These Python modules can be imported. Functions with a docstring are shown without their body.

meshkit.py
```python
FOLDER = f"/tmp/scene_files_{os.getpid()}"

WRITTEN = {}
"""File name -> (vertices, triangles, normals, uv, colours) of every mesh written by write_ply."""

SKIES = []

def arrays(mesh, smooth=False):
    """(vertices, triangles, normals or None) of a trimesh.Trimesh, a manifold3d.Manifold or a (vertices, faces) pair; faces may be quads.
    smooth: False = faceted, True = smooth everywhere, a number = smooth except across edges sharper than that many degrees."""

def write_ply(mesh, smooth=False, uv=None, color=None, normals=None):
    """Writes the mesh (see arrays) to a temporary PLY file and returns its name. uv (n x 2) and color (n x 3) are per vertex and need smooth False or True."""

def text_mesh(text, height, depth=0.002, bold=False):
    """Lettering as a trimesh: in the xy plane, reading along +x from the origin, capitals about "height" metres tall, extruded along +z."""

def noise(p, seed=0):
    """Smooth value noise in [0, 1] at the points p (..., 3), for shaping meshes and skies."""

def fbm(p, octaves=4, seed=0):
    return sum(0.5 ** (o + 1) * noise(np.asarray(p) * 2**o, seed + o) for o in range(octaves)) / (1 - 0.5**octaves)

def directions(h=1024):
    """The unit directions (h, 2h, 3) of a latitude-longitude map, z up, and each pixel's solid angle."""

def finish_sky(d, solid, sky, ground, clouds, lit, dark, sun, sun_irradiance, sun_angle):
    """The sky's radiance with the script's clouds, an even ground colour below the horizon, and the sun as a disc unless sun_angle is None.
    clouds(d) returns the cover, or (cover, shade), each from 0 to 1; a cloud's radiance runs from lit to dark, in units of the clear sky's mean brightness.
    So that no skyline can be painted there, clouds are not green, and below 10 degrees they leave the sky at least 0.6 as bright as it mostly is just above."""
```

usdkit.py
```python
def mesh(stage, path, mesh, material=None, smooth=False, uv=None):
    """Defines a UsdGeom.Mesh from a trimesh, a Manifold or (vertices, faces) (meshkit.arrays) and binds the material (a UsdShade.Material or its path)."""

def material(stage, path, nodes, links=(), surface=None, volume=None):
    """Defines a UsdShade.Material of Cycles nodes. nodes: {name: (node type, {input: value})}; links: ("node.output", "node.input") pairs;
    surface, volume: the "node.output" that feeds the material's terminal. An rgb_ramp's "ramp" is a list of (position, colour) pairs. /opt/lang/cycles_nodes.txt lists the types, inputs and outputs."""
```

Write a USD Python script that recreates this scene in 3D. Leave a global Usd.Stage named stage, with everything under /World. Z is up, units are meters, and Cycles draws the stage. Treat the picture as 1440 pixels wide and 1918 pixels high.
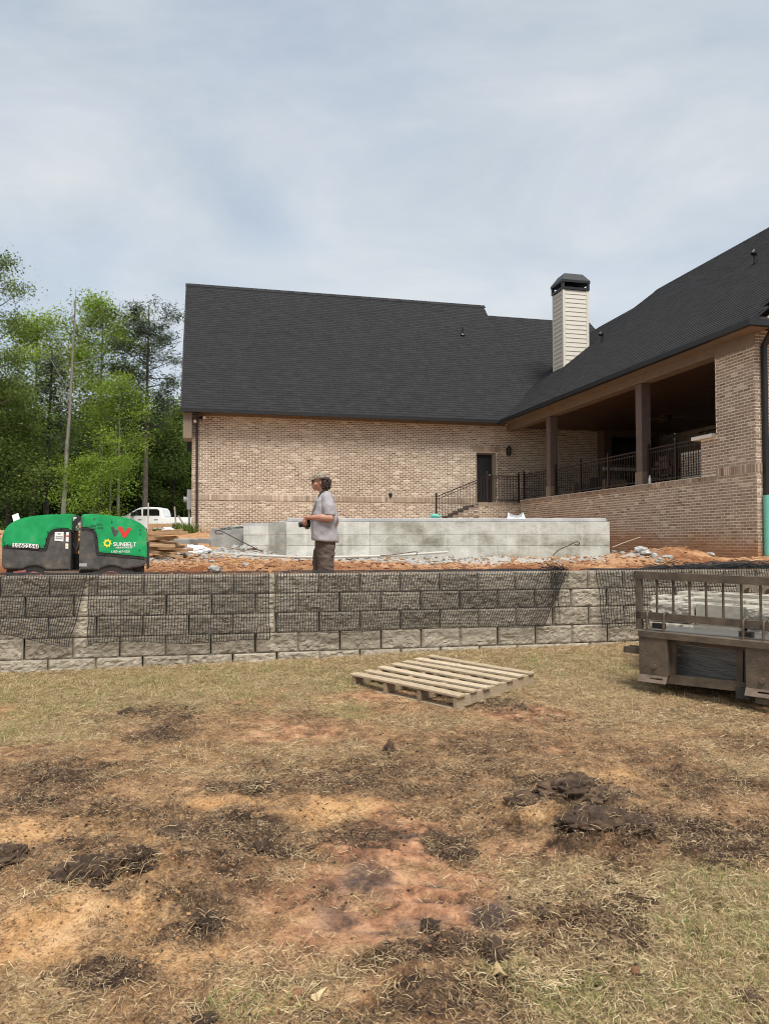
import math, random
import numpy as np, trimesh, usdkit, meshkit
import manifold3d as m3
import shapely.geometry as sg, shapely.affinity as sa
from pxr import Usd, UsdGeom, UsdLux, UsdShade, Gf, Sdf, Vt

stage = Usd.Stage.CreateInMemory()
UsdGeom.SetStageUpAxis(stage, 'Z'); UsdGeom.SetStageMetersPerUnit(stage, 1.0)
UsdGeom.Xform.Define(stage, '/World'); UsdGeom.Scope.Define(stage, '/World/Looks')

# ---------------------------------------------------------------- camera, sky, sun, exposure
F, CX, CY, EYE = 1441.0, 720.0, 959.0, 1.55
PITCH = math.atan(55.0 / F)
cam = UsdGeom.Camera.Define(stage, '/World/camera')
cam.CreateHorizontalApertureAttr(36.0); cam.CreateVerticalApertureAttr(48.0)
cam.CreateFocalLengthAttr(36.0 * F / 1440.0); cam.CreateClippingRangeAttr(Gf.Vec2f(0.05, 5000))
cam.AddTranslateOp().Set(Gf.Vec3d(0, 0, EYE)); cam.AddRotateXOp().Set(90 + math.degrees(PITCH))
EXPOSURE = 1.85
cam.CreateExposureAttr(EXPOSURE)
SUN_EL, SUN_AZ = math.radians(62), math.radians(158)      # azimuth = atan2(x, y) of the direction towards the sun
SKY_STRENGTH, SUN_INT, SUN_ANGLE = 0.056, 0.40, 24.0
usdkit.material(stage, '/World/Looks/sky', {
    'sky': ('sky_texture', {'sky_type': 'single_scattering', 'sun_disc': False, 'sun_elevation': SUN_EL, 'sun_rotation': SUN_AZ, 'aerosol_density': 2.5, 'air_density': 1.0}),
    'tc': ('texture_coordinate', {}), 'map': ('mapping', {'scale': (1.0, 1.0, 2.4)}),
    'n1': ('noise_texture', {'scale': 2.6, 'detail': 6, 'roughness': 0.55, 'distortion': 0.35}),
    'r1': ('rgb_ramp', {'ramp': [(0.32, (0.58, 0.58, 0.58)), (0.5, (0.74, 0.74, 0.74)), (0.68, (0.92, 0.92, 0.92))]}),
    'n2': ('noise_texture', {'scale': 2.4, 'detail': 8, 'roughness': 0.6, 'distortion': 0.5}),
    'r2': ('rgb_ramp', {'ramp': [(0.36, (3.02, 3.30, 3.42)), (0.5, (3.50, 3.72, 3.80)), (0.62, (3.88, 4.02, 4.04))]}),
    'mx': ('mix_color', {'blend_type': 'mix', 'use_clamp': False}), 'bg': ('background_shader', {'strength': SKY_STRENGTH})},
    [('tc.generated', 'map.vector'), ('map.vector', 'n1.vector'), ('map.vector', 'n2.vector'), ('n1.fac', 'r1.fac'), ('n2.fac', 'r2.fac'),
     ('r1.color', 'mx.fac'), ('sky.color', 'mx.a'), ('r2.color', 'mx.b'), ('mx.result', 'bg.color')], surface='bg.background')
dome = UsdLux.DomeLight.Define(stage, '/World/sky')
UsdShade.MaterialBindingAPI.Apply(dome.GetPrim()).Bind(UsdShade.Material.Get(stage, '/World/Looks/sky'))
dome.GetPrim().SetCustomDataByKey('kind', 'structure')
sun = UsdLux.DistantLight.Define(stage, '/World/sun')
sun.CreateIntensityAttr(SUN_INT); sun.CreateAngleAttr(SUN_ANGLE); sun.CreateColorAttr(Gf.Vec3f(1.0, 0.965, 0.91)); sun.CreateNormalizeAttr(True)
_d = np.array([math.sin(SUN_AZ) * math.cos(SUN_EL), math.cos(SUN_AZ) * math.cos(SUN_EL), math.sin(SUN_EL)])
sun.AddRotateZOp().Set(math.degrees(math.atan2(_d[1], _d[0]))); sun.AddRotateYOp().Set(math.degrees(math.acos(_d[2])))

# ---------------------------------------------------------------- helpers
def R(seed): return np.random.default_rng(abs(int(seed)))
def ray(px, py):
    x, y = (px - CX) / F, -(py - CY) / F
    c, s = math.cos(PITCH), math.sin(PITCH)
    return np.array([x, c - y * s, s + y * c])
EYEP = np.array([0, 0, EYE])
def at_Y(px, py, Y):
    d = ray(px, py); return EYEP + d * (Y / d[1])
def at_plane(px, py, n, p0):
    d = ray(px, py); n = np.asarray(n, float); return EYEP + d * (np.dot(n, np.asarray(p0) - EYEP) / np.dot(n, d))
def at_ground(px, py, fn, y0=1.0, y1=60.0):
    d = ray(px, py); ys = np.linspace(y0, y1, 4000); p = EYEP + d * (ys / d[1])[:, None]
    g = fn(p[:, 0], p[:, 1]); k = np.argmax(p[:, 2] <= g); return p[k]

_used = {}
def numbered(path):
    n = _used.get(path); _used[path] = 0 if n is None else n + 1
    return path if n is None else '%s_%03d' % (path, n + 1)
def tag(prim, label=None, cat=None, group=None, kind=None):
    prim = prim.GetPrim()
    for k, v in (('label', label), ('category', cat), ('group', group), ('kind', kind)):
        if v: prim.SetCustomDataByKey(k, v)
    return prim
def thing(name, label, cat, loc=(0, 0, 0), rotz=0.0, group=None, kind=None):
    x = UsdGeom.Xform.Define(stage, numbered('/World/' + name))
    x.AddTranslateOp().Set(Gf.Vec3d(*map(float, loc)))
    if rotz: x.AddRotateZOp().Set(float(rotz))
    return tag(x, label, cat, group, kind)
def copy_of(src, name, label, loc, rotz=0.0, scale=1.0, group=None, cat=None):
    x = UsdGeom.Xform.Define(stage, numbered('/World/' + name))
    x.GetPrim().GetReferences().AddInternalReference(src.GetPath())
    x.ClearXformOpOrder()
    x.AddTranslateOp(opSuffix='c').Set(Gf.Vec3d(*map(float, loc))); x.AddRotateZOp(opSuffix='c').Set(float(rotz)); x.AddScaleOp(opSuffix='c').Set(Gf.Vec3f(*(np.ones(3) * scale)))
    x.GetPrim().SetInstanceable(True)
    return tag(x, label, cat, group)
class MB:
    """collects triangles (and a tone per vertex) into one mesh"""
    def __init__(s): s.v, s.f, s.t, s.n = [], [], [], 0
    def add(s, v, f, tone=0.5):
        v = np.asarray(v, float); f = np.asarray(f, int)
        if f.shape[1] == 4: f = np.vstack([f[:, [0, 1, 2]], f[:, [0, 2, 3]]])
        s.v.append(v); s.f.append(f + s.n); s.n += len(v)
        s.t.append(np.broadcast_to(tone, len(v)).astype(float)); return s
    def tm(s, m, tone=0.5): return s.add(np.array(m.vertices), np.array(m.faces), tone)
    def box(s, lo, hi, tone=0.5):
        (a, b, c), (d, e, g) = lo, hi
        v = [(a, b, c), (d, b, c), (d, e, c), (a, e, c), (a, b, g), (d, b, g), (d, e, g), (a, e, g)]
        return s.add(v, BOXF, tone)
    def obox(s, c, ax, ay, az, tone=0.5):
        """box about c with half-axis vectors"""
        c, ax, ay, az = map(lambda q: np.asarray(q, float), (c, ax, ay, az))
        v = [c + i * ax + j * ay + k * az for k in (-1, 1) for i, j in ((-1, -1), (1, -1), (1, 1), (-1, 1))]
        return s.add(v, BOXF, tone)
    def bar(s, p, q, w, h=None, up=(0, 0, 1), tone=0.5):
        p, q = np.asarray(p, float), np.asarray(q, float); d = (q - p) / 2; l = np.linalg.norm(d)
        a = np.cross(d, up); 
        if np.linalg.norm(a) < 1e-6 * l + 1e-12: a = np.cross(d, (1, 0, 0))
        a /= np.linalg.norm(a); b = np.cross(a, d / l)
        return s.obox((p + q) / 2, d, a * w / 2, b * (h or w) / 2, tone)
    def tube(s, pts, r, sides=8, tone=0.5, cap=True):
        pts = np.asarray(pts, float); r = np.broadcast_to(r, len(pts))
        t = np.gradient(pts, axis=0); t /= np.linalg.norm(t, axis=1, keepdims=True) + 1e-12
        ref = np.where(np.abs(t[:, 2:]) < 0.9, [[0, 0, 1.0]], [[1.0, 0, 0]]) if np.ptp(np.abs(t[:, 2])) < 0.3 else np.tile([[0.31, 0.95, 0.05]], (len(pts), 1))
        a = np.cross(t, ref); a /= np.linalg.norm(a, axis=1, keepdims=True) + 1e-12; b = np.cross(t, a)
        ang = np.arange(sides) * 2 * np.pi / sides
        v = (pts[:, None] + r[:, None, None] * (np.cos(ang)[None, :, None] * a[:, None] + np.sin(ang)[None, :, None] * b[:, None])).reshape(-1, 3)
        i, j = np.meshgrid(np.arange(len(pts) - 1), np.arange(sides), indexing='ij')
        q = np.stack([i * sides + j, i * sides + (j + 1) % sides, (i + 1) * sides + (j + 1) % sides, (i + 1) * sides + j], -1).reshape(-1, 4)
        f = np.vstack([q[:, [0, 2, 1]], q[:, [0, 3, 2]]])
        if cap:
            n = len(v); v = np.vstack([v, pts[:1], pts[-1:]])
            k = np.arange(sides)
            f = np.vstack([f, np.stack([np.full(sides, n), k, (k + 1) % sides], 1)[:, [0, 1, 2]], np.stack([np.full(sides, n + 1), (len(pts) - 1) * sides + (k + 1) % sides, (len(pts) - 1) * sides + k], 1)])
        return s.add(v, f, tone)
    def arrays(s): return np.vstack(s.v), np.vstack(s.f), np.concatenate(s.t)
BOXF = [(0, 3, 2, 1), (4, 5, 6, 7), (0, 1, 5, 4), (1, 2, 6, 5), (2, 3, 7, 6), (3, 0, 4, 7)]
def M(name): return UsdShade.Material.Get(stage, '/World/Looks/' + name)
def obj(name, mesh, m, parent=None, smooth=False, label=None, cat=None, group=None, kind=None, extra=None, off=None):
    """ONE Mesh prim under parent or /World; mesh may be MB, (v, f), trimesh or Manifold"""
    path = numbered((str(parent.GetPath()) if parent else '/World') + '/' + name)
    tone = None
    if isinstance(mesh, MB): v, f, tone = mesh.arrays(); mesh = (v, f)
    if off is not None:
        v, f, _ = meshkit.arrays(mesh); mesh = (v + np.asarray(off), f)
    if smooth and not smooth is True: tone = None
    pr = usdkit.mesh(stage, path, mesh, M(m), smooth)
    api = UsdGeom.PrimvarsAPI(pr)
    if tone is not None:
        if np.ptp(tone) == 0: api.CreatePrimvar('tone', Sdf.ValueTypeNames.FloatArray, 'vertex').Set(Vt.FloatArray.FromNumpy(tone.astype(np.float32)))
        else: api.CreatePrimvar('tone', Sdf.ValueTypeNames.FloatArray, 'vertex').Set(Vt.FloatArray.FromNumpy(tone.astype(np.float32)))
    for k, a in (extra or {}).items():
        api.CreatePrimvar(k, Sdf.ValueTypeNames.FloatArray, 'vertex').Set(Vt.FloatArray.FromNumpy(np.asarray(a, np.float32)))
    return tag(pr, label, cat, group, kind)
def scatter(name, protos, pos, quat, scale, idx, label, cat, parent=None):
    """PointInstancer of stuff; protos: [(MB, material)]"""
    path = numbered('/World/' + name); pi = UsdGeom.PointInstancer.Define(stage, path)
    for k, (mb, m) in enumerate(protos):
        v, f, t = mb.arrays(); p = usdkit.mesh(stage, '%s/prototype_%03d' % (path, k + 1), (v, f), M(m))
        UsdGeom.PrimvarsAPI(p).CreatePrimvar('tone', Sdf.ValueTypeNames.FloatArray, 'vertex').Set(Vt.FloatArray.FromNumpy(t.astype(np.float32)))
        pi.CreatePrototypesRel().AddTarget(p.GetPath())
    pi.CreateProtoIndicesAttr(Vt.IntArray.FromNumpy(np.asarray(idx, np.int32)))
    pi.CreatePositionsAttr(Vt.Vec3fArray.FromNumpy(np.asarray(pos, np.float32)))
    pi.CreateOrientationsAttr(Vt.QuathArray([Gf.Quath(float(q[0]), float(q[1]), float(q[2]), float(q[3])) for q in quat]))
    pi.CreateScalesAttr(Vt.Vec3fArray.FromNumpy(np.asarray(scale, np.float32)))
    return tag(pi, label, cat, None, 'stuff')
def zquat(a): return np.stack([np.cos(a / 2), 0 * a, 0 * a, np.sin(a / 2)], 1)
def frame(v, o, ex, ey, ez):
    v = np.asarray(v, float); return np.asarray(o, float) + v[:, :1] * np.asarray(ex, float) + v[:, 1:2] * np.asarray(ey, float) + v[:, 2:3] * np.asarray(ez, float)
def rounded_box(lo, hi, r=0.01, seg=6):
    lo, hi = np.asarray(lo, float) + r, np.asarray(hi, float) - r
    s = m3.Manifold.sphere(r, seg * 4 if seg > 2 else 8)
    return m3.Manifold.batch_hull([s.translate([(lo, hi)[i][0], (lo, hi)[j][1], (lo, hi)[k][2]]) for i in (0, 1) for j in (0, 1) for k in (0, 1)])
def mf(m):
    k = m.to_mesh(); return np.array(k.vert_properties[:, :3], float), np.array(k.tri_verts)
def extrude(poly, d): return trimesh.creation.extrude_polygon(poly, d, engine='earcut')
def xz(tm, y0, mb=None, tone=0.5):
    """a mesh built in xy, extruded along z, turned so that it stands in xz with its extrusion towards -y from y0"""
    v = np.array(tm.vertices); v = np.stack([v[:, 0], y0 - v[:, 2], v[:, 1]], 1); f = np.array(tm.faces)
    return (mb or MB()).add(v, f, tone)
def bevel_extrude(poly, y0, y1, r=0.03, n=4):
    mb = MB()
    for i in range(n + 1):
        a = math.pi / 2 * i / n; inset = r * (1 - math.cos(a)); sh = r * (1 - math.sin(a))
        p = poly.buffer(-inset, join_style=1)
        for g in getattr(p, 'geoms', [p]):
            if g.is_empty: continue
            tm = extrude(g, (y1 - y0) - 2 * sh); xz(tm, y1 - sh, mb)
    return mb
def rock(rng, r, sub=1, rough=0.3, flat=1.0):
    s = trimesh.creation.icosphere(sub, 1.0); v = np.array(s.vertices)
    n = meshkit.fbm(v * 1.6 + rng.uniform(0, 90, 3), 3); v = v * (1 - rough + 2 * rough * n)[:, None] * np.asarray(rng.uniform(0.7, 1.3, 3)); v[:, 2] *= flat
    return v * r, np.array(s.faces)

# ---------------------------------------------------------------- materials
def pm(name, cols, scale=4.0, rough=0.8, bump=0.0, bscale=None, tone=0.0, metallic=0.0, spec=0.4, detail=5, stretch=(1, 1, 1), coords='position', nmix=0.6, coat=0.0, bdist=0.02):
    """base colour: ramp over noise, shifted by the mesh's tone (tone = how much)"""
    n = {'g': ('geometry', {}), 'tc': ('texture_coordinate', {}), 'map': ('mapping', {'scale': stretch}), 'n': ('noise_texture', {'scale': scale, 'detail': detail, 'roughness': 0.6}),
         'r': ('rgb_ramp', {'ramp': cols if np.ndim(cols[0][-1]) else [(i / max(1, len(cols) - 1) * 0.5 + 0.25, c) for i, c in enumerate(cols)]}),
         'p': ('principled_bsdf', {'roughness': rough, 'metallic': metallic, 'specular_ior_level': spec, 'coat_weight': coat})}
    src = 'g.position' if coords == 'position' else 'tc.' + coords
    l = [(src, 'map.vector'), ('map.vector', 'n.vector'), ('r.color', 'p.base_color')]
    if tone:
        n['at'] = ('attribute', {'attribute': 'tone'}); n['mf'] = ('mix_float', {'fac': tone}); l += [('n.fac', 'mf.a'), ('at.fac', 'mf.b'), ('mf.result', 'r.fac')]
    else: l.append(('n.fac', 'r.fac'))
    if bump:
        n['bn'] = ('noise_texture', {'scale': bscale or scale * 6, 'detail': 6, 'roughness': 0.65}); n['b'] = ('bump', {'strength': bump, 'distance': bdist})
        l += [('map.vector', 'bn.vector'), ('bn.fac', 'b.height'), ('b.normal', 'p.normal')]
    return usdkit.material(stage, '/World/Looks/' + name, n, l, surface='p.BSDF')
def leafmat(name, cols, trans=0.35):
    n = {'at': ('attribute', {'attribute': 'tone'}), 'r': ('rgb_ramp', {'ramp': cols}), 'p': ('principled_bsdf', {'roughness': 0.6, 'specular_ior_level': 0.25}),
         't': ('translucent_bsdf', {}), 'm': ('mix_closure', {'fac': trans})}
    return usdkit.material(stage, '/World/Looks/' + name, n, [('at.fac', 'r.fac'), ('r.color', 'p.base_color'), ('r.color', 't.color'), ('p.BSDF', 'm.closure1'), ('t.BSDF', 'm.closure2')], surface='m.closure')
BR = [(0.0, (0.05, 0.037, 0.034)), (0.07, (0.07, 0.05, 0.044)), (0.11, (0.185, 0.132, 0.097)), (0.40, (0.268, 0.200, 0.148)), (0.68, (0.35, 0.272, 0.205)), (0.88, (0.48, 0.395, 0.31)), (1.0, (0.66, 0.58, 0.47))]
def brickmat(name, ramp_, tonefac, rough=0.9, stain=True):
    n = {'at': ('attribute', {'attribute': 'tone'}), 'g': ('geometry', {}), 'n': ('noise_texture', {'scale': 26.0, 'detail': 5, 'roughness': 0.7}), 'mf': ('mix_float', {'fac': tonefac}),
         'r': ('rgb_ramp', {'ramp': ramp_}), 'sx': ('separate_xyz', {}), 'n2': ('noise_texture', {'scale': 0.8, 'detail': 4}), 'ad': ('math', {'math_type': 'multiply_add', 'value2': 0.45}),
         'sl': ('math', {'math_type': 'multiply_add', 'value2': -0.045}), 'mr': ('map_range', {'from_min': 1.20, 'from_max': 0.82, 'to_min': 0.0, 'to_max': 0.62, 'clamp': True}), 'mx': ('mix_color', {'b': (0.36, 0.155, 0.055)}),
         'bn': ('noise_texture', {'scale': 60.0, 'detail': 4, 'roughness': 0.7}), 'b': ('bump', {'strength': 0.5, 'distance': 0.01}), 'p': ('principled_bsdf', {'roughness': rough, 'specular_ior_level': 0.25})}
    l = [('g.position', 'n.vector'), ('g.position', 'n2.vector'), ('n.fac', 'mf.a'), ('at.fac', 'mf.b'), ('mf.result', 'r.fac'), ('g.position', 'sx.vector'), ('n2.fac', 'ad.value1'), ('sx.y', 'sl.value1'), ('sx.z', 'sl.value3'), ('sl.value', 'ad.value3'),
         ('ad.value', 'mr.value'), ('mr.result', 'mx.fac'), ('r.color', 'mx.a'), ('mx.result', 'p.base_color'), ('g.position', 'bn.vector'), ('bn.fac', 'b.height'), ('b.normal', 'p.normal')]
    return usdkit.material(stage, '/World/Looks/' + name, n, l, surface='p.BSDF')
brickmat('brick', BR, 0.82)
brickmat('mortar', [(0.2, (0.57, 0.50, 0.40)), (0.5, (0.72, 0.65, 0.53)), (0.8, (0.80, 0.73, 0.61))], 0.0)
pm('shingle', [(0.0, (0.012, 0.012, 0.013)), (0.5, (0.0195, 0.0195, 0.021)), (0.85, (0.027, 0.0268, 0.029)), (1, (0.042, 0.0415, 0.044))], 2.5, 0.92, 0.6, 160, tone=0.36, spec=0.25)
pm('roof_felt', [(0.012, 0.012, 0.013), (0.02, 0.02, 0.022)], 6, 0.95)
pm('black_metal', [(0.006, 0.006, 0.0065), (0.012, 0.0115, 0.0115)], 5, 0.45)
pm('dark_bronze', [(0.014, 0.008, 0.007), (0.026, 0.015, 0.013)], 5, 0.4)
pm('tan_trim', [(0.145, 0.112, 0.080), (0.19, 0.15, 0.11)], 3, 0.6)
pm('cream_siding', [(0.49, 0.455, 0.385), (0.56, 0.525, 0.45)], 2.5, 0.6, 0.15, 30, stretch=(1, 1, 8))
pm('post_brown', [(0.085, 0.062, 0.054), (0.12, 0.09, 0.08)], 6, 0.6)
pm('ceiling_wood', [(0.05, 0.028, 0.016), (0.09, 0.05, 0.03)], 5, 0.5, stretch=(1, 12, 1))
pm('porch_wall', [(0.30, 0.27, 0.22), (0.35, 0.32, 0.27)], 3, 0.7)
pm('dark_glass', [(0.006, 0.006, 0.007), (0.01, 0.01, 0.011)], 3, 0.08, spec=0.6)
pm('porch_floor', [(0.16, 0.13, 0.11), (0.22, 0.19, 0.16)], 5, 0.7)
pm('stone_cap', [(0.55, 0.52, 0.47), (0.65, 0.62, 0.57)], 6, 0.6)
pm('furniture_wood', [(0.07, 0.045, 0.03), (0.12, 0.08, 0.055)], 12, 0.6)
usdkit.material(stage, '/World/Looks/concrete', {'g': ('geometry', {}), 'at': ('attribute', {'attribute': 'tone'}), 'm1': ('mapping', {'scale': (1, 1, 1.5), 'rotation': (0.5, 0.7, 0.4)}), 'm2': ('mapping', {'scale': (7, 7, 0.5), 'location': (3.3, 1.7, 2.2)}), 'n1': ('noise_texture', {'scale': 1.7, 'detail': 8, 'roughness': 0.68}), 'n2': ('noise_texture', {'scale': 1.6, 'detail': 5, 'roughness': 0.6}),
    'n3': ('noise_texture', {'scale': 40, 'detail': 4, 'roughness': 0.7}), 'mf': ('mix_float', {'fac': 0.22}), 'r': ('rgb_ramp', {'ramp': [(0.32, (0.19, 0.178, 0.14)), (0.43, (0.33, 0.32, 0.27)), (0.5, (0.415, 0.408, 0.36)), (0.57, (0.475, 0.468, 0.42)), (0.68, (0.58, 0.57, 0.53))]}),
    'k': ('map_range', {'from_min': 0.56, 'from_max': 0.70, 'to_max': 0.32, 'clamp': True}), 'x': ('mix_color', {'b': (0.70, 0.69, 0.65)}), 'k2': ('map_range', {'from_min': 0.40, 'from_max': 0.30, 'to_max': 0.5, 'clamp': True}), 'x2': ('mix_color', {'b': (0.20, 0.185, 0.15)}),
    'b': ('bump', {'strength': 0.6, 'distance': 0.015}), 'p': ('principled_bsdf', {'roughness': 0.9, 'specular_ior_level': 0.25})},
    [('g.position', 'm1.vector'), ('g.position', 'm2.vector'), ('m1.vector', 'n1.vector'), ('m2.vector', 'n2.vector'), ('g.position', 'n3.vector'), ('n1.fac', 'mf.a'), ('at.fac', 'mf.b'), ('mf.result', 'r.fac'), ('r.color', 'x.a'), ('n2.fac', 'k.value'), ('k.result', 'x.fac'),
     ('n2.fac', 'k2.value'), ('k2.result', 'x2.fac'), ('x.result', 'x2.a'), ('x2.result', 'p.base_color'), ('n3.fac', 'b.height'), ('b.normal', 'p.normal')], surface='p.BSDF')
pm('concrete_gray', [(0.3, (0.15, 0.153, 0.14)), (0.5, (0.24, 0.243, 0.226)), (0.7, (0.35, 0.35, 0.33))], 3.0, 0.9, 0.5, 35, detail=7)
pm('concrete_cap', [(0.3, (0.29, 0.295, 0.30)), (0.7, (0.42, 0.42, 0.415))], 3.0, 0.85, 0.4, 30)
pm('rubble', [(0.3, (0.15, 0.147, 0.135)), (0.5, (0.27, 0.262, 0.24)), (0.7, (0.42, 0.41, 0.385))], 8, 0.95, 0.5, 50)
pm('block', [(0.2, (0.15, 0.127, 0.096)), (0.4, (0.262, 0.225, 0.172)), (0.6, (0.36, 0.312, 0.242)), (0.8, (0.48, 0.425, 0.34))], 22, 0.95, 0.9, 90, tone=0.3, detail=8, bdist=0.015)
pm('block_pale', [(0.2, (0.25, 0.225, 0.18)), (0.5, (0.36, 0.33, 0.27)), (0.8, (0.46, 0.43, 0.365))], 20, 0.95, 0.8, 80, tone=0.3, detail=8)
pm('geogrid', [(0.010, 0.010, 0.011), (0.02, 0.02, 0.021)], 8, 0.55)
pm('pallet_wood', [(0.2, (0.16, 0.11, 0.065)), (0.5, (0.35, 0.27, 0.175)), (0.8, (0.52, 0.43, 0.31))], 5, 0.9, 0.5, 30, tone=0.4, stretch=(6, 6, 20), detail=7)
pm('lumber', [(0.2, (0.13, 0.07, 0.035)), (0.5, (0.33, 0.20, 0.105)), (0.8, (0.52, 0.37, 0.22))], 6, 0.85, 0.3, 30, tone=0.6, stretch=(1, 6, 6))
pm('rusty_steel', [(0.2, (0.03, 0.023, 0.018)), (0.42, (0.075, 0.057, 0.041)), (0.6, (0.125, 0.095, 0.066)), (0.78, (0.21, 0.13, 0.08))], 7, 0.62, 0.4, 50, metallic=0.25, detail=8, tone=0.2)
pm('bright_wear', [(0.10, 0.075, 0.055), (0.19, 0.135, 0.10)], 9, 0.6, 0.2, 40, metallic=0.3)
pm('roller_green', [(0.25, (0.0, 0.18, 0.05)), (0.5, (0.002, 0.26, 0.076)), (0.62, (0.01, 0.30, 0.095)), (0.74, (0.10, 0.28, 0.12))], 5, 0.42, 0.06, 60, coat=0.15, detail=9)
pm('roller_gray', [(0.3, (0.032, 0.031, 0.030)), (0.5, (0.062, 0.060, 0.057)), (0.62, (0.10, 0.085, 0.068)), (0.74, (0.20, 0.14, 0.09))], 7, 0.65, 0.2, 60, detail=7)
pm('roller_dark', [(0.012, 0.011, 0.011), (0.03, 0.026, 0.024)], 6, 0.7)
pm('roller_red', [(0.16, 0.045, 0.035), (0.30, 0.10, 0.08)], 9, 0.7, 0.3, 40)
pm('decal_white', [(0.66, 0.66, 0.64), (0.74, 0.74, 0.72)], 20, 0.5)
pm('decal_black', [(0.012, 0.012, 0.012), (0.03, 0.03, 0.03)], 20, 0.5)
pm('decal_red', [(0.52, 0.02, 0.02), (0.60, 0.04, 0.035)], 14, 0.5)
pm('decal_yellow', [(0.72, 0.60, 0.02), (0.8, 0.68, 0.05)], 14, 0.5)
pm('decal_ghost', [(0.006, 0.09, 0.035), (0.012, 0.13, 0.05)], 60, 0.6)
pm('white_paint', [(0.72, 0.72, 0.72), (0.8, 0.8, 0.8)], 2, 0.3, coat=0.4)
pm('rubber', [(0.012, 0.012, 0.012), (0.025, 0.024, 0.023)], 9, 0.8)
pm('pvc', [(0.34, 0.32, 0.28), (0.45, 0.43, 0.385)], 5, 0.5)
pm('rebar', [(0.04, 0.028, 0.022), (0.09, 0.055, 0.04)], 30, 0.7)
pm('white_plastic', [(0.55, 0.56, 0.57), (0.75, 0.76, 0.77)], 6, 0.35)
pm('teal_plastic', [(0.10, 0.36, 0.28), (0.14, 0.43, 0.34)], 4, 0.5)
pm('utility_gray', [(0.24, 0.25, 0.25), (0.33, 0.34, 0.34)], 5, 0.5)
pm('bark', [(0.2, (0.035, 0.028, 0.022)), (0.5, (0.085, 0.07, 0.056)), (0.8, (0.16, 0.138, 0.112))], 8, 0.95, 0.6, 20, stretch=(1, 1, 0.25))
pm('bark_pale', [(0.2, (0.09, 0.08, 0.068)), (0.5, (0.17, 0.155, 0.13)), (0.8, (0.26, 0.24, 0.21))], 8, 0.95, 0.6, 20, stretch=(1, 1, 0.25))
pm('bark_dark', [(0.016, 0.013, 0.010), (0.05, 0.042, 0.034)], 8, 0.95, 0.5, 20, stretch=(1, 1, 0.3))
leafmat('leaf_bright', [(0, (0.065, 0.11, 0.012)), (0.5, (0.155, 0.235, 0.025)), (1, (0.29, 0.38, 0.06))], 0.45)
leafmat('leaf_mid', [(0, (0.042, 0.068, 0.014)), (0.5, (0.092, 0.138, 0.026)), (1, (0.175, 0.23, 0.05))], 0.4)
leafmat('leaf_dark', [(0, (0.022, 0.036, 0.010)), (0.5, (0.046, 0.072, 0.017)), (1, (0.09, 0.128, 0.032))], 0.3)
leafmat('needle', [(0, (0.02, 0.030, 0.016)), (0.5, (0.045, 0.062, 0.030)), (1, (0.085, 0.105, 0.05))], 0.15)
leafmat('straw', [(0, (0.12, 0.078, 0.04)), (0.4, (0.32, 0.225, 0.11)), (0.75, (0.51, 0.39, 0.215)), (1, (0.70, 0.58, 0.37))], 0.2)
leafmat('grass_green', [(0, (0.10, 0.135, 0.03)), (0.5, (0.20, 0.235, 0.07)), (1, (0.40, 0.37, 0.16))], 0.25)
leafmat('root_fibre', [(0, (0.045, 0.028, 0.018)), (0.5, (0.16, 0.10, 0.057)), (0.85, (0.34, 0.235, 0.13)), (1, (0.52, 0.40, 0.24))], 0.1)
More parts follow.
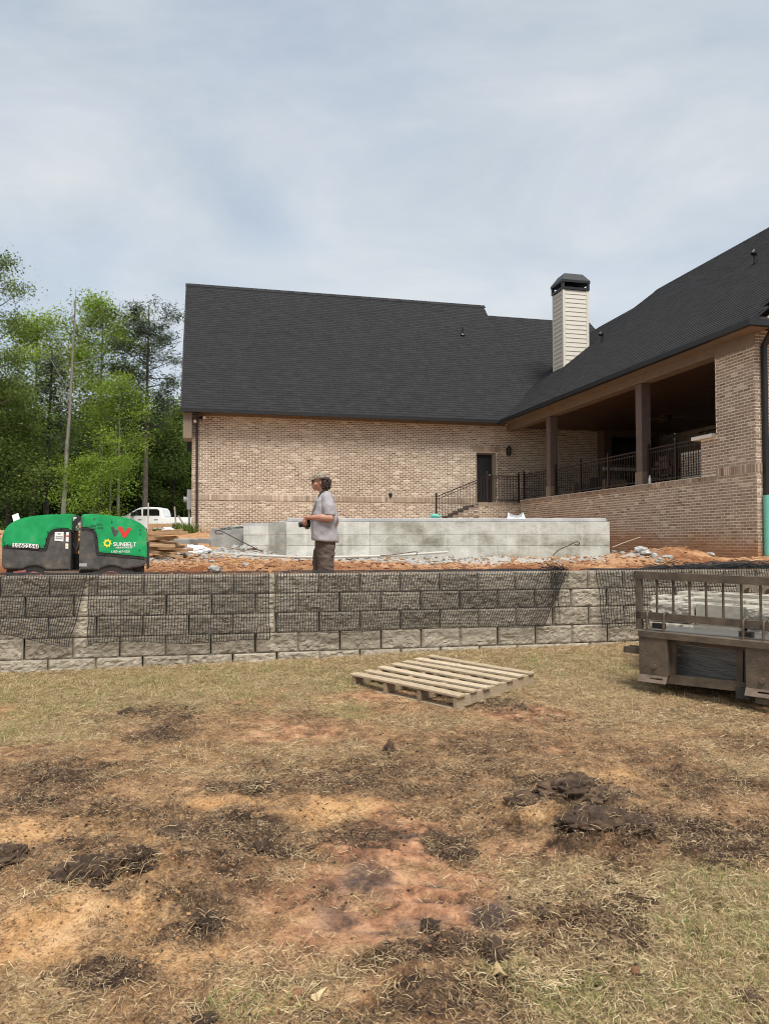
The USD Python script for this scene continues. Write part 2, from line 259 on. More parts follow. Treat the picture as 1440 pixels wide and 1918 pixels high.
pm('clod', [(0.32, (0.014, 0.009, 0.0055)), (0.5, (0.048, 0.030, 0.0185)), (0.68, (0.13, 0.083, 0.05))], 14, 0.95, 0.7, 70, tone=0.3)
pm('clod_orange', [(0.2, (0.17, 0.085, 0.035)), (0.5, (0.31, 0.165, 0.07)), (0.85, (0.42, 0.25, 0.12))], 14, 0.95, 0.6, 70, tone=0.3)
pm('clod_clay', [(0.2, (0.13, 0.06, 0.035)), (0.5, (0.25, 0.125, 0.07)), (0.85, (0.36, 0.20, 0.12))], 14, 0.95, 0.6, 70, tone=0.3)
pm('skin', [(0.34, 0.17, 0.115), (0.42, 0.22, 0.155)], 9, 0.55)
pm('shirt', [(0.235, 0.225, 0.232), (0.325, 0.312, 0.318)], 7, 0.85, 0.35, 14)
pm('trousers', [(0.066, 0.048, 0.040), (0.105, 0.078, 0.066)], 8, 0.85, 0.35, 14)
pm('hair', [(0.012, 0.007, 0.005), (0.04, 0.023, 0.015)], 30, 0.6, 0.8, 60)
pm('camo', [(0.38, (0.03, 0.024, 0.018)), (0.45, (0.13, 0.105, 0.075)), (0.52, (0.34, 0.285, 0.21)), (0.58, (0.07, 0.055, 0.04))], 32, 0.85, coords='object')
pm('lips', [(0.28, 0.10, 0.08), (0.32, 0.12, 0.10)], 9, 0.5)
# ================================================================ THE GROUND
W0, WD = np.array([-3.75, 7.5]), np.array([0.9757, 0.2192])           # foot of the retaining wall's face: start and direction
WN = np.array([0.2192, -0.9757])                                      # its normal, towards the camera
def wall_s(x, y): return (x - W0[0]) * WN[0] * -1 + (y - W0[1]) * WN[1] * -1   # distance behind the face
def sstep(a, b, x): t = np.clip((x - a) / (b - a), 0, 1); return t * t * (3 - 2 * t)
def low_base(x, y):
    return 0.05 * np.clip(y - 2.1, 0, 9) + 0.03 * np.exp(-((wall_s(x, y) + 0.35) / 0.5) ** 2) * sstep(-3, 1, x)
def up_base(x, y):
    d = wall_s(x, y)
    z = 0.64 + 0.50 * sstep(1.9, 3.6, d) + 0.08 * sstep(4.5, 9, d)
    z = z + np.interp(y, [14, 17, 22, 26, 40, 60], [0, 0.12, 0.36, 0.53, 0.57, 0.60]) * sstep(3.0, -2.0, x - 0.12 * y)
    z = z + 0.12 * sstep(-1.5, -3.5, x) * sstep(10.5, 12.5, y) * sstep(20, 16, y)
    return z
def low_z(x, y): return low_base(np.asarray(x, float), np.asarray(y, float))
def up_z(x, y): return up_base(np.asarray(x, float), np.asarray(y, float))

# patches of bare soil, each (photo x, y, half-width, half-height in photo pixels) turned into an ellipse on the lawn
def patch(px, py, rx, ry):
    p = at_ground(px, py, low_z, 1.2, 12); q0 = at_ground(px, py - ry, low_z, 1.2, 12); q1 = at_ground(px, py + ry, low_z, 1.2, 12)
    return p[0], p[1], rx * p[1] / F, max(0.06, (q0[1] - q1[1]) / 2)
MUD = [(300, 1345, 95, 24, .7), (320, 1375, 70, 14, .8), (150, 1455, 170, 34, .75), (60, 1500, 90, 25, .7), (480, 1470, 120, 16, .7), (740, 1435, 230, 30, .62), (680, 1460, 70, 18, .7), (880, 1395, 200, 26, .55),
       (1060, 1350, 120, 24, .45), (900, 1320, 90, 16, .7), (1060, 1500, 125, 36, 1.1), (1130, 1560, 110, 38, 1.0), (1330, 1565, 170, 60, .85), (1300, 1470, 170, 45, .62), (1200, 1420, 170, 30, .45), (170, 1640, 95, 42, 1.0),
       (250, 1650, 80, 26, .6), (190, 1830, 100, 34, .85), (860, 1800, 150, 40, .9), (750, 1800, 130, 36, .75), (900, 1860, 110, 40, .75), (1150, 1745, 70, 36, .95), (1180, 1700, 60, 30, .8), (850, 1590, 55, 32, .9), (1060, 1690, 80, 14, .7),
       (760, 1480, 120, 20, .6), (360, 1555, 60, 16, .8), (490, 1590, 90, 16, .8), (820, 1880, 130, 40, .7), (30, 1600, 60, 22, .8), (390, 1725, 48, 28, .7), (620, 1440, 110, 22, .5), (990, 1560, 90, 20, .55), (620, 1690, 70, 22, .45),
       (240, 1690, 45, 22, .6), (700, 1900, 130, 26, .55), (1290, 1700, 90, 18, .5), (1400, 1400, 60, 20, .5), (1030, 1620, 60, 14, .5), (560, 1840, 90, 18, .45), (430, 1630, 90, 26, .45), (1330, 1340, 110, 16, .4), (560, 1345, 60, 14, .35)]
SAND = [(180, 1550, 190, 34, 1.0), (590, 1518, 120, 24, 1.1), (420, 1500, 70, 18, .8), (330, 1792, 75, 24, 1.0), (40, 1770, 130, 60, .85), (330, 1640, 130, 60, .55), (290, 1720, 90, 46, .85), (1165, 1455, 65, 14, .9), (1010, 1545, 55, 14, .9),
        (320, 1580, 90, 20, .7), (970, 1465, 50, 12, .6), (400, 1590, 100, 24, .6), (120, 1720, 100, 30, .6), (30, 1900, 100, 30, .4), (640, 1880, 80, 20, .4)]
CLAY = [(420, 1640, 100, 40, .5), (560, 1680, 100, 40, .6), (600, 1760, 120, 40, .55), (900, 1720, 100, 40, .6), (740, 1585, 120, 56, 1.15), (770, 1680, 140, 70, 1.0), (690, 1720, 120, 60, .85), (620, 1650, 80, 50, .75), (980, 1338, 90, 18, .7), (570, 1372, 80, 20, .6), (880, 1660, 70, 40, .7), (820, 1760, 130, 40, .6), (560, 1780, 90, 40, .5),
        (740, 1860, 100, 36, .5), (700, 1310, 80, 12, .5), (1000, 1600, 90, 20, .5), (520, 1380, 60, 12, .5), (1030, 1400, 60, 12, .5)]
GREEN = [(1350, 1700, 150, 110, .8), (1070, 1885, 90, 36, .9), (1300, 1860, 160, 70, .7), (960, 1825, 60, 20, .7), (240, 1290, 330, 46, .5), (30, 1360, 60, 26, .8), (560, 1270, 200, 30, .55), (1060, 1250, 120, 26, .5), (640, 1330, 60, 14, .5), (470, 1900, 120, 30, .35), (90, 1890, 60, 22, .4), (900, 1290, 90, 20, .3)]
STRAW = [(240, 1275, 380, 36, 1.0), (850, 1235, 400, 30, .9), (1220, 1345, 200, 24, .48), (1290, 1720, 210, 110, 1.0), (1200, 1850, 280, 80, 1.0), (110, 1365, 160, 24, .55), (430, 1440, 140, 16, .34), (1120, 1290, 220, 30, .7), (560, 1410, 180, 16, .35),
         (570, 1840, 150, 50, .5), (90, 1870, 180, 60, .42), (520, 1650, 60, 30, .3), (1010, 1680, 130, 46, .7), (110, 1705, 130, 22, .4), (1400, 1440, 70, 40, .5), (1250, 1640, 200, 30, .7), (840, 1350, 130, 14, .35), (660, 1900, 120, 26, .4)]
WET = [(1150, 1745, 70, 34, .9), (185, 1832, 80, 26, .9), (870, 1790, 110, 30, .8), (930, 1720, 60, 30, .8), (680, 1650, 90, 40, .7), (1330, 1580, 120, 40, .6), (760, 1730, 90, 30, .6), (300, 1360, 70, 12, .6), (640, 1720, 60, 30, .6), (1010, 1780, 60, 24, .6)]
PATCH = {k: [(*patch(*q[:4]), q[4]) for q in qs] for k, qs in dict(mud=MUD, sand=SAND, clay=CLAY, wet_and_groove_shade=WET, green=GREEN, straw=STRAW).items()}
def fields(x, y):
    p3 = np.stack([x, y, 0 * x], -1); out = {}
    wx, wy = (meshkit.fbm(p3 * 2.2, 4, 3) - .5) * 0.55, (meshkit.fbm(p3 * 2.2, 4, 17) - .5) * 0.55
    fine = (meshkit.fbm(p3 * 9, 4, 5) - .5) + .8 * (meshkit.fbm(p3 * 2.6, 3, 15) - .5)
    for i, (k, qs) in enumerate(PATCH.items()):
        v = np.zeros_like(x)
        for cx, cy, rx, ry, s in qs:
            d = np.sqrt(((x + wx * min(1, 2.2 * rx) - cx) / rx) ** 2 + ((y + wy * min(1, 2.2 * ry) - cy) / ry) ** 2)
            v = np.maximum(v, s * np.clip(1.5 - d + 1.1 * fine, 0, 1))
        out[k] = np.clip(v, 0, 1)
    base = meshkit.fbm(p3 * 1.3, 5, 63); gy = np.clip(1 - np.abs(y - 4.2) / 2.2, 0, 1)
    out['mud'] = np.clip(np.maximum(out['mud'], 2.4 * (base - .468) * (.6 + .8 * gy) * sstep(7.0, 5.6, y) + .15 * fine), 0, 1) * (1 - .6 * np.clip(out['sand'] - .5, 0, 1))
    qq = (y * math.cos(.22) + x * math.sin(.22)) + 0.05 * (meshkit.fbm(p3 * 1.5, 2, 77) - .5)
    out['wet_and_groove_shade'] = np.clip(np.maximum(out['wet_and_groove_shade'], np.clip(out['clay'] - .35, 0, 1) * (.95 - 1.5 * np.abs(np.sin(qq * math.pi / .14)) + 1.4 * (meshkit.fbm(p3 * 5, 3, 71) - .4))), 0, 1)  # wet patches, plus shade painted dark into the clay tread grooves
    return out
# sods and heaps raised out of the lawn: (photo x, y of their foot, half-width px, height m)
HEAPS = [(1050, 1520, 120, 0.085), (1130, 1585, 110, 0.075), (330, 1640, 150, 0.07), (120, 1710, 140, 0.035), (880, 1805, 110, 0.035), (390, 1690, 80, 0.05), (1150, 1690, 90, 0.03), (780, 1800, 90, 0.03), (960, 1700, 90, 0.03)]
HEAPS = [(*at_ground(a, b, low_z, 1.2, 12)[:2], c, h) for a, b, c, h in HEAPS]
def low_full(x, y, f=None):
    x, y = np.asarray(x, float), np.asarray(y, float); f = f or fields(x, y); p3 = np.stack([x, y, 0 * x], -1)
    z = low_base(x, y) + 0.035 * (meshkit.fbm(p3 * 0.9, 3, 11) - .5)
    lump = meshkit.fbm(p3 * 7, 4, 23); fine = meshkit.fbm(p3 * 26, 3, 31); rid = 1 - np.abs(2 * meshkit.fbm(p3 * 11, 3, 41) - 1)
    z = z + f['mud'] * (0.050 * (lump - .45) + 0.030 * (fine - .5) + 0.022 * (rid - .6)) + f['straw'] * (0.014 * (fine - .5) + 0.012 * (lump - .5))
    z = z + f['sand'] * 0.016 * (lump - .5) + 0.024 * (fine - .5) * (1 - .7 * f['clay']) + 0.012 * (lump - .5)
    # tyre tread ribs pressed into the bare clay
    a = 0.22; q = (y * math.cos(a) + x * math.sin(a)) + 0.05 * (meshkit.fbm(p3 * 1.5, 2, 77) - .5)
    z = z + np.clip(f['clay'] - 0.3, 0, 1) * 0.060 * (np.abs(np.sin(q * math.pi / 0.14)) ** .7 - .6) * (0.2 + 1.6 * lump) * sstep(.35, .6, meshkit.fbm(p3 * 1.7 + 3, 3, 78))
    for hx, hy, rp, h in HEAPS:
        r = rp * hy / F; d2 = ((x - hx) / r) ** 2 + ((y - hy) / (r * 0.8)) ** 2
        z = z + h * np.exp(-d2 * 1.3) * (0.35 + 1.3 * lump)
    return z
def up_full(x, y):
    x, y = np.asarray(x, float), np.asarray(y, float); p3 = np.stack([x, y, 0 * x], -1); d = wall_s(x, y)
    near = sstep(60, 25, y)
    z = up_base(x, y) + near * (0.16 * (meshkit.fbm(p3 * 0.8, 4, 51) - .5) + 0.11 * (meshkit.fbm(p3 * 3.1, 3, 57) - .5) + 0.06 * (meshkit.fbm(p3 * 8, 3, 58) - .5)) * sstep(0.5, 2.5, d)
    for hx, hy, r, h in ((5.6, 14.6, 0.8, 0.24), (4.5, 14.4, 0.7, 0.12), (-6.6, 11.9, 0.9, 0.62), (-5.9, 13.8, 1.0, 0.3), (-6.6, 24.0, 1.6, 0.15), (7.2, 14.2, 0.7, 0.12), (-1.4, 12.4, 1.2, 0.05)):
        z = z + h * np.exp(-(((x - hx) / r) ** 2 + ((y - hy) / r) ** 2)) * (0.6 + 0.8 * meshkit.fbm(p3 * 4, 3, 61))
    return z
def sheet(xs, ys, zfn):
    X, Y = np.meshgrid(xs, ys); x, y = X.ravel(), Y.ravel(); z = zfn(x, y); n, m = len(xs), len(ys)
    i, j = np.meshgrid(np.arange(m - 1), np.arange(n - 1), indexing='ij'); k = i * n + j
    return np.stack([x, y, z], 1), np.stack([k, k + 1, k + n + 1, k + n], -1).reshape(-1, 4)
def ground_material(name, base, layers, finebump=0.8, rough=0.95):
    n = {'g': ('geometry', {}), 'p': ('principled_bsdf', {'roughness': rough, 'specular_ior_level': 0.2}), 'n0': ('noise_texture', {'scale': 7.0, 'detail': 5, 'roughness': 0.7}), 'rb': ('rgb_ramp', {'ramp': base}),
         'n1': ('noise_texture', {'scale': 26.0, 'detail': 5, 'roughness': 0.75}), 'n2': ('noise_texture', {'scale': 85.0, 'detail': 3, 'roughness': 0.8}), 'b': ('bump', {'strength': finebump, 'distance': 0.045}), 'mm': ('mix_float', {'fac': 0.5}),
         'sg': ('math', {'math_type': 'multiply_add', 'value2': 1.3, 'value3': -0.65})}
    l = [('g.position', 'n0.vector'), ('g.position', 'n1.vector'), ('g.position', 'n2.vector'), ('n1.fac', 'b.height'), ('b.normal', 'p.normal'), ('n0.fac', 'mm.a'), ('n2.fac', 'mm.b'), ('mm.result', 'rb.fac'), ('n1.fac', 'sg.value1')]
    last = 'rb.color'
    for i, (attr, cols, src, sharp) in enumerate(layers):
        a = 'l%d' % i
        n[a + 'a'] = ('attribute', {'attribute': attr}); n[a + 'r'] = ('rgb_ramp', {'ramp': cols}); n[a + 's'] = ('math', {'math_type': 'add'}); n[a + 'k'] = ('map_range', {'from_min': 0.5 - sharp, 'from_max': 0.5 + sharp, 'clamp': True}); n[a + 'x'] = ('mix_color', {})
        l += [('sg.value', a + 's.value1'), (a + 'a.fac', a + 's.value2'), (a + 's.value', a + 'k.value'), (src, a + 'r.fac'), (a + 'k.result', a + 'x.fac'), (last, a + 'x.a'), (a + 'r.color', a + 'x.b')]
        last = a + 'x.result'
    l.append((last, 'p.base_color'))
    return usdkit.material(stage, '/World/Looks/' + name, n, l, surface='p.BSDF')
ground_material('lawn', [(0.34, (0.06, 0.032, 0.016)), (0.45, (0.175, 0.096, 0.047)), (0.54, (0.33, 0.195, 0.098)), (0.66, (0.52, 0.36, 0.20))], [
    ('straw', [(0.34, (0.06, 0.038, 0.02)), (0.45, (0.25, 0.175, 0.085)), (0.55, (0.46, 0.35, 0.185)), (0.68, (0.64, 0.52, 0.315))], 'n2.fac', 0.25),
    ('green', [(0.34, (0.09, 0.085, 0.03)), (0.5, (0.27, 0.25, 0.095)), (0.66, (0.42, 0.37, 0.17))], 'n2.fac', 0.35),
    ('sand', [(0.34, (0.27, 0.135, 0.054)), (0.5, (0.47, 0.275, 0.125)), (0.66, (0.62, 0.43, 0.24))], 'mm.result', 0.3),
    ('clay', [(0.37, (0.13, 0.064, 0.035)), (0.5, (0.34, 0.167, 0.09)), (0.62, (0.53, 0.30, 0.17))], 'n0.fac', 0.3),
    ('wet_and_groove_shade', [(0.35, (0.045, 0.031, 0.025)), (0.55, (0.10, 0.070, 0.057)), (0.7, (0.19, 0.125, 0.093))], 'n0.fac', 0.3),  # wet soil colour, which also paints the groove shade
    ('mud', [(0.37, (0.013, 0.008, 0.005)), (0.5, (0.052, 0.031, 0.0185)), (0.62, (0.16, 0.10, 0.057))], 'mm.result', 0.22)])
ground_material('red_dirt', [(0.34, (0.16, 0.068, 0.028)), (0.45, (0.30, 0.15, 0.067)), (0.55, (0.41, 0.235, 0.12)), (0.68, (0.50, 0.345, 0.215))], [
    ('gravel', [(0.3, (0.19, 0.18, 0.16)), (0.5, (0.36, 0.345, 0.315)), (0.7, (0.52, 0.505, 0.47))], 'n2.fac', 0.25),
    ('mud', [(0.3, (0.085, 0.032, 0.015)), (0.55, (0.20, 0.075, 0.03)), (0.7, (0.30, 0.125, 0.055))], 'mm.result', 0.3),  # mud colour, which also draws the painted shade band behind the wall
    ('green', [(0.3, (0.035, 0.055, 0.014)), (0.55, (0.085, 0.12, 0.03)), (0.7, (0.15, 0.17, 0.06))], 'n2.fac', 0.3)])
def graded(a, b, d0, d1):
    out, x = [a], a
    while x < b: x += d0 + (d1 - d0) * (x - a) / (b - a); out.append(x)
    out[-1] = b; return out
xs = np.array([-60, -30, -18, -12, -9, -7.5, -6.5] + list(np.arange(-5.6, 6.2, 0.019)) + [6.6, 7.4, 8.6, 10.5, 14, 22, 40, 70])
ys = np.array([-30, -12, -5, -1, 0.6, 1.4] + graded(1.9, 11.2, 0.010, 0.036))
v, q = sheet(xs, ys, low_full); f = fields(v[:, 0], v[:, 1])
ws = wall_s(v[:, 0], v[:, 1])
over = ws > 0.22                                                       # ends under the wall's blocks
f4 = q[~over[q].all(1)]
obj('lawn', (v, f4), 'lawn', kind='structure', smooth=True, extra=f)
LOWF = f
xs = np.array([-900, -300, -120, -70, -45, -30, -22, -16, -12] + list(np.arange(-9.5, 11.5, 0.06)) + [13, 16, 20, 26, 34, 50, 80, 150, 400, 900])
ys = np.array(graded(7.0, 18, 0.045, 0.10) + graded(18.3, 30, 0.2, 0.6) + [32, 35, 39, 44, 50, 56, 63, 72, 85, 110, 160, 260, 500, 1500])
v, q = sheet(xs, ys, up_full); d = wall_s(v[:, 0], v[:, 1]); p3 = np.stack([v[:, 0], v[:, 1], 0 * d], 1); nz = meshkit.fbm(p3 * 1.4, 4, 91) - .5
gr = np.clip(1.1 - np.abs(v[:, 1] - 14.9) / 1.3 + 1.2 * nz, 0, .95) * sstep(5.6, 4.6, v[:, 0]) * sstep(-4.5, -3.2, v[:, 0])
gr = np.maximum(gr, np.clip(1.0 - np.hypot((v[:, 0] + 3.6) / 1.3, (v[:, 1] - 12.6) / 0.8) + nz, 0, .8)); gr = np.maximum(gr, 0.9 * sstep(32, 36, v[:, 1]) * sstep(0, -8, v[:, 0]) * (v[:, 1] < 47))
mud_and_shade = np.maximum(np.clip(1.25 - np.abs(d - 2.9) / 1.0 + 1.8 * nz, 0, 1) * 0.95, np.clip(2.2 * nz + .05, 0, .8) * (v[:, 1] < 20))  # painted shade band along the wall's back, plus random muddy spots
gn = np.maximum(sstep(46, 52, v[:, 1]), 0.85 * np.clip(1.2 - np.hypot((v[:, 0] + 9.5) / 2.5, (v[:, 1] - 29) / 5) + nz, 0, 1))
keep = ~((d < 0.25)[q].all(1))
obj('building_site_ground', (v, q[keep]), 'red_dirt', kind='structure', smooth=True, extra=dict(gravel=gr, mud=mud_and_shade, green=gn))

# ================================================================ RETAINING WALL
WANG = math.degrees(math.atan2(WD[1], WD[0])); WTOP, CRS, BLK = 1.206, 0.2032, 0.4448
wall = thing('retaining_wall', 'long low wall of grey brown split-face concrete blocks between lawn and building site', 'retaining wall', (W0[0], W0[1], 0), WANG)
def wall_pt(px, py, off=0.0):
    """photo pixel -> (t along the wall, z) on the plane of its face"""
    p = at_plane(px, py, (WN[0], WN[1], 0), (W0[0] + WN[0] * off, W0[1] + WN[1] * off, 0)); return (p[0] - W0[0]) * WD[0] + (p[1] - W0[1]) * WD[1], p[2]
rng = R(4)
def split_block(w, h, dep, seed, tone):
    """a block with a rough split face towards -y, its bottom front edge at the origin"""
    nx, nz = max(3, int(w / 0.014)), 15; u, z = np.meshgrid(np.linspace(0, w, nx), np.linspace(0, h, nz)); u, z = u.ravel(), z.ravel()
    edge = sstep(0, 0.022, np.minimum(u, w - u)) * (.62 + .38 * sstep(0, .02, np.minimum(z, h - z)))
    p = np.stack([u * 11, z * 15, 0 * u + seed * 7.3], 1); n = meshkit.fbm(p, 4, 3); rd = 1 - np.abs(2 * meshkit.fbm(p * 1.7 + 9, 3, 8) - 1)
    y = 0.016 - edge * (0.010 + 0.040 * (n - .3) + 0.026 * (rd - .5))
    face = np.stack([u, y, z], 1); k = np.arange((nz - 1) * nx).reshape(nz - 1, nx)[:, :-1].ravel(); f = np.stack([k, k + 1, k + nx + 1, k + nx], 1)
    mb = MB().add(face, f, np.clip(tone + 0.25 * (n - .5), 0, 1)); mb.box((0.002, 0.017, 0.0), (w - 0.002, dep, h - 0.002), tone); return mb
for c in range(6):
    zt = WTOP - c * CRS; zb = zt - CRS + 0.001; y0 = -0.008 * c
    for k in range(-4, 30):
        t0 = 0.02 + BLK * k + (0.228 if c % 2 == 1 else 0.0) + rng.normal(0, 0.003); w = BLK - 0.009
        if t0 > 11.5: continue
        if c == 5 and t0 > 7: continue
        obj('block', split_block(w, zt - zb - 0.001 + rng.normal(0, .0010), 0.29, rng.integers(9999), np.clip(rng.normal(.5, .22), 0, 1)), 'block', wall, off=(t0, y0 + rng.normal(0, 0.003), zb))

obj('core_fill', MB().box((-2.2, .10, -.15), (13.2, .285, WTOP - .012)), 'block', wall)
# ---------------------------------------------------------------- geogrid hanging over the wall
def geogrid(label, corners, nx, nz, back, seed, sag=0.015, crumple=0.0, tops=1):
    """corners in photo px: top left, top right, bottom right, bottom left"""
    tl, tr, br, bl = [np.array(wall_pt(*c)) for c in corners]; o = (W0[0], W0[1], 0); T = thing('geogrid_sheet', label, 'geogrid', o, WANG, 'black mesh sheets hung over the block wall')
    def pt(a, b):                                                     # a across 0..1, b down 0..1 (b < 0: laid back over the top)
        a, b = np.broadcast_arrays(np.asarray(a, float), np.asarray(b, float)); bb = np.clip(b, 0, 1)
        tz = tl + (tr - tl) * a[:, None]; lo = bl + (br - bl) * a[:, None]; p = tz + (lo - tz) * bb[:, None]
        q = np.stack([p[:, 0] * 3, bb * 2, 0 * a + seed], 1); w = meshkit.fbm(q, 3, seed); w2 = meshkit.fbm(q * 2.3 + 5, 3, seed + 9) - .5; cr = meshkit.fbm(np.stack([a * 30, bb * 18, 0 * a], 1), 2, seed + 3) - .5
        z = p[:, 1] + (0.02 * w2 + crumple * 0.5 * cr) * sstep(0.1, 1, bb) + sag * np.sin(a * 9 + seed) * sstep(0.6, 1, bb)
        batter = -0.042 * np.clip((WTOP - z) / 1.0, 0, 1)
        y = -0.036 + batter - 0.060 * w * sstep(0, 0.5, bb) - crumple * np.abs(cr)
        t = p[:, 0] + 0.07 * w2 * bb + crumple * cr
        lay = np.clip(-b, 0, 1); y = np.where(b < 0, -0.03 + lay * back, y); z = np.where(b < 0, WTOP + 0.012 + 0.02 * w * lay + 0.02 * np.abs(cr) * (lay > 0) - 0.5 * np.clip(lay * back - 0.35, 0, 1), z)
        return np.stack([t, y, z], 1)
    mbv, mbh = MB(), MB(); bs = np.concatenate([np.linspace(-1, -.02, 5), np.linspace(0, 1, 14)])
    for i in range(nx + 1): mbv.tube(pt(np.full(len(bs), i / nx), bs), 0.0034 if i not in (0, nx) else 0.0045, 4, cap=False)
    as_ = np.linspace(0, 1, nx // 2 + 1)
    for j in range(nz + 1): mbh.tube(pt(as_, np.full(len(as_), j / nz)), 0.0024 if j < nz else 0.004, 3, cap=False)
    for j in range(1, int(nz * back * .5) + 1): mbh.tube(pt(as_, np.full(len(as_), -j / (nz * back * .5 + 1))), 0.0018, 3, cap=False)
    obj('strands_down', mbv, 'geogrid', T); obj('strands_across', mbh, 'geogrid', T)
geogrid('black plastic mesh with slanting strands on the wall below left roller half', [(-120, 1082), (163, 1079), (134, 1207), (-120, 1172)], 56, 22, 0.4, 3)
geogrid('black plastic mesh below the right half of the green roller', [(169, 1078.5), (503, 1075), (502, 1198), (166, 1203)], 64, 20, 0.4, 6)
geogrid('wide black plastic mesh on the wall below the standing person', [(515, 1074), (1058, 1068), (1012, 1170), (515, 1183)], 108, 18, 0.45, 9, crumple=0.01)
geogrid('crumpled black plastic mesh just left of and behind the steel fork frame', [(1113, 1068), (1560, 1062), (1560, 1148), (1121, 1176)], 92, 18, 0.5, 13, crumple=0.02)
hp = thing('geogrid_bundle', 'bunched black plastic mesh at right end of the widest sheet, on top of wall', 'geogrid')
mb = MB(); rng = R(77)
for k in range(26):
    t, z = wall_pt(1040 + rng.normal(0, 12), 1075 - abs(rng.normal(0, 5))); t2, z2 = wall_pt(1022 + rng.normal(0, 14), 1150 + rng.normal(0, 18)); n = 8; a = np.linspace(0, 1, n)[:, None]
    P = np.array([[t, -0.05, z]]) * (1 - a) + np.array([[t2, -0.11, z2]]) * a + np.cumsum(rng.normal(0, 0.012, (n, 3)), 0); mb.tube(frame(P, (W0[0], W0[1], 0), (WD[0], WD[1], 0), (-WD[1], WD[0], 0), (0, 0, 1)), 0.0017, 3, cap=False)
for k in range(34):
    t, z = wall_pt(1046 + rng.normal(0, 16), 1066); n = 7; a = np.linspace(0, 1, n); P = np.stack([t + np.cumsum(rng.normal(0, .03, n)), np.linspace(-.06, .3, n), WTOP + .01 + np.abs(np.cumsum(rng.normal(0, .02, n)))], 1)
    mb.tube(frame(P, (W0[0], W0[1], 0), (WD[0], WD[1], 0), (-WD[1], WD[0], 0), (0, 0, 1)), 0.0026, 3, cap=False)
obj('strands', mb, 'geogrid', hp)
T = thing('geogrid_sheet', 'dark mesh roll lying on top of wall behind the stacked blocks at right', 'geogrid', group='black mesh sheets hung over the block wall')
mb = MB(); rng = R(79)
for k in range(240):
    n = 9; t0 = rng.uniform(7.2, 10.5); P = np.stack([t0 + np.cumsum(rng.normal(0, .035, n)), np.linspace(-.05, rng.uniform(.3, .6), n), WTOP + .015 + np.abs(np.cumsum(rng.normal(0, .018, n)))], 1)
    mb.tube(frame(P, (W0[0], W0[1], 0), (WD[0], WD[1], 0), (-WD[1], WD[0], 0), (0, 0, 1)), 0.0028, 3, cap=False)
for k in range(60):
    n = 12; y0 = rng.uniform(-.05, .5); t0 = rng.uniform(7, 9.5); P = np.stack([t0 + np.linspace(0, 1.2, n), y0 + np.cumsum(rng.normal(0, .02, n)), WTOP + .02 + np.abs(np.cumsum(rng.normal(0, .014, n)))], 1)
    mb.tube(frame(P, (W0[0], W0[1], 0), (WD[0], WD[1], 0), (-WD[1], WD[0], 0), (0, 0, 1)), 0.0028, 3, cap=False)
obj('strands', mb, 'geogrid', T)

# ================================================================ THE HOUSE (local frame: x along the left wing's wall, y away from the camera)
TH = math.radians(13.3); HU, HV = np.array([math.cos(TH), math.sin(TH), 0]), np.array([-math.sin(TH), math.cos(TH), 0])
HL = at_Y(358, 1003, 26.6); HL = np.array([HL[0], HL[1], 1.25])
def hloc(p): d = np.asarray(p) - HL; return np.array([d @ HU, d @ HV, d[2]])
def hu(px, py, u): return hloc(at_plane(px, py, HU, HL + HU * u))       # photo px on the plane x = u of the house
def hv(px, py, v): return hloc(at_plane(px, py, HV, HL + HV * v))
house = thing('brick_house', 'large tan brick house with dark shingle roofs, covered porch and white chimney', 'house', HL, math.degrees(TH))
P12 = hv(975, 943, 0.0); UF = hloc(at_Y(975, 937.5, 28.1))[0]; VL = hloc(at_Y(975, 937.5, 28.1))[1]   # right wing's face, landing's front
CAPZ = hu(1300, 896, UF)[2]; BANDZ = hv(500, 932.5, 0)[2]; EZ = hv(360, 770, -0.5)[2]; FLOORZ = CAPZ - 0.06
WE = hu(1417, 900, UF)[1]                                              # right wing's near corner (negative y)
GZ = -0.5                                                              # walls go down into the soil
BEAMZ = hu(1338, 667, UF)[2]; V_PIER = hu(1340, 760, UF)[1]; V_LEDGE = hu(1313, 860, UF)[1]; LEDGEZ = hu(1325, 822, UF)[2]
DL, DR = hv(892, 900, 0)[0], hv(929, 900, 0)[0]; DT, DB = hv(910, 848, 0)[2], hv(910, 943, 0)[2]
print('house', 'UF', UF, 'VL', VL, 'CAPZ', CAPZ, 'BANDZ', BANDZ, 'EZ', EZ, 'WE', WE, 'BEAM', BEAMZ, 'pier', V_PIER, 'ledge', V_LEDGE, LEDGEZ, 'door', DL, DR, DT, DB)
BH, BLEN, MJ = 0.0677, 0.2032, 0.0195
def bricks_on(o, ex, ez, en, s_iv, z0, z1, mk, rng, near=None, zlim=None):
    """running bond courses on a face: o + s*ex + z*ez, outward normal en. s_iv(z) gives the intervals of s that carry brick. Collects quads with 8 mm relief"""
    for r in range(int((z1 - z0) / BH)):
        z = z0 + r * BH; off = (r % 2) * BLEN / 2 + rng.normal(0, .004)
        for s0, s1 in s_iv(z + BH / 2 + o[2]):
            k0 = math.floor((s0 - off) / BLEN)
            for k in range(k0, int((s1 - off) / BLEN) + 2):
                a, b = max(s0, off + k * BLEN), min(s1, off + (k + 1) * BLEN - MJ)
                if b - a < 0.03: continue
                j = rng.normal(0, .0015, 4); mk(o, ex, ez, en, a + j[0], b + j[1], z + j[2], z + BH - MJ + j[3], 0.003 + abs(rng.normal(0, .003)))
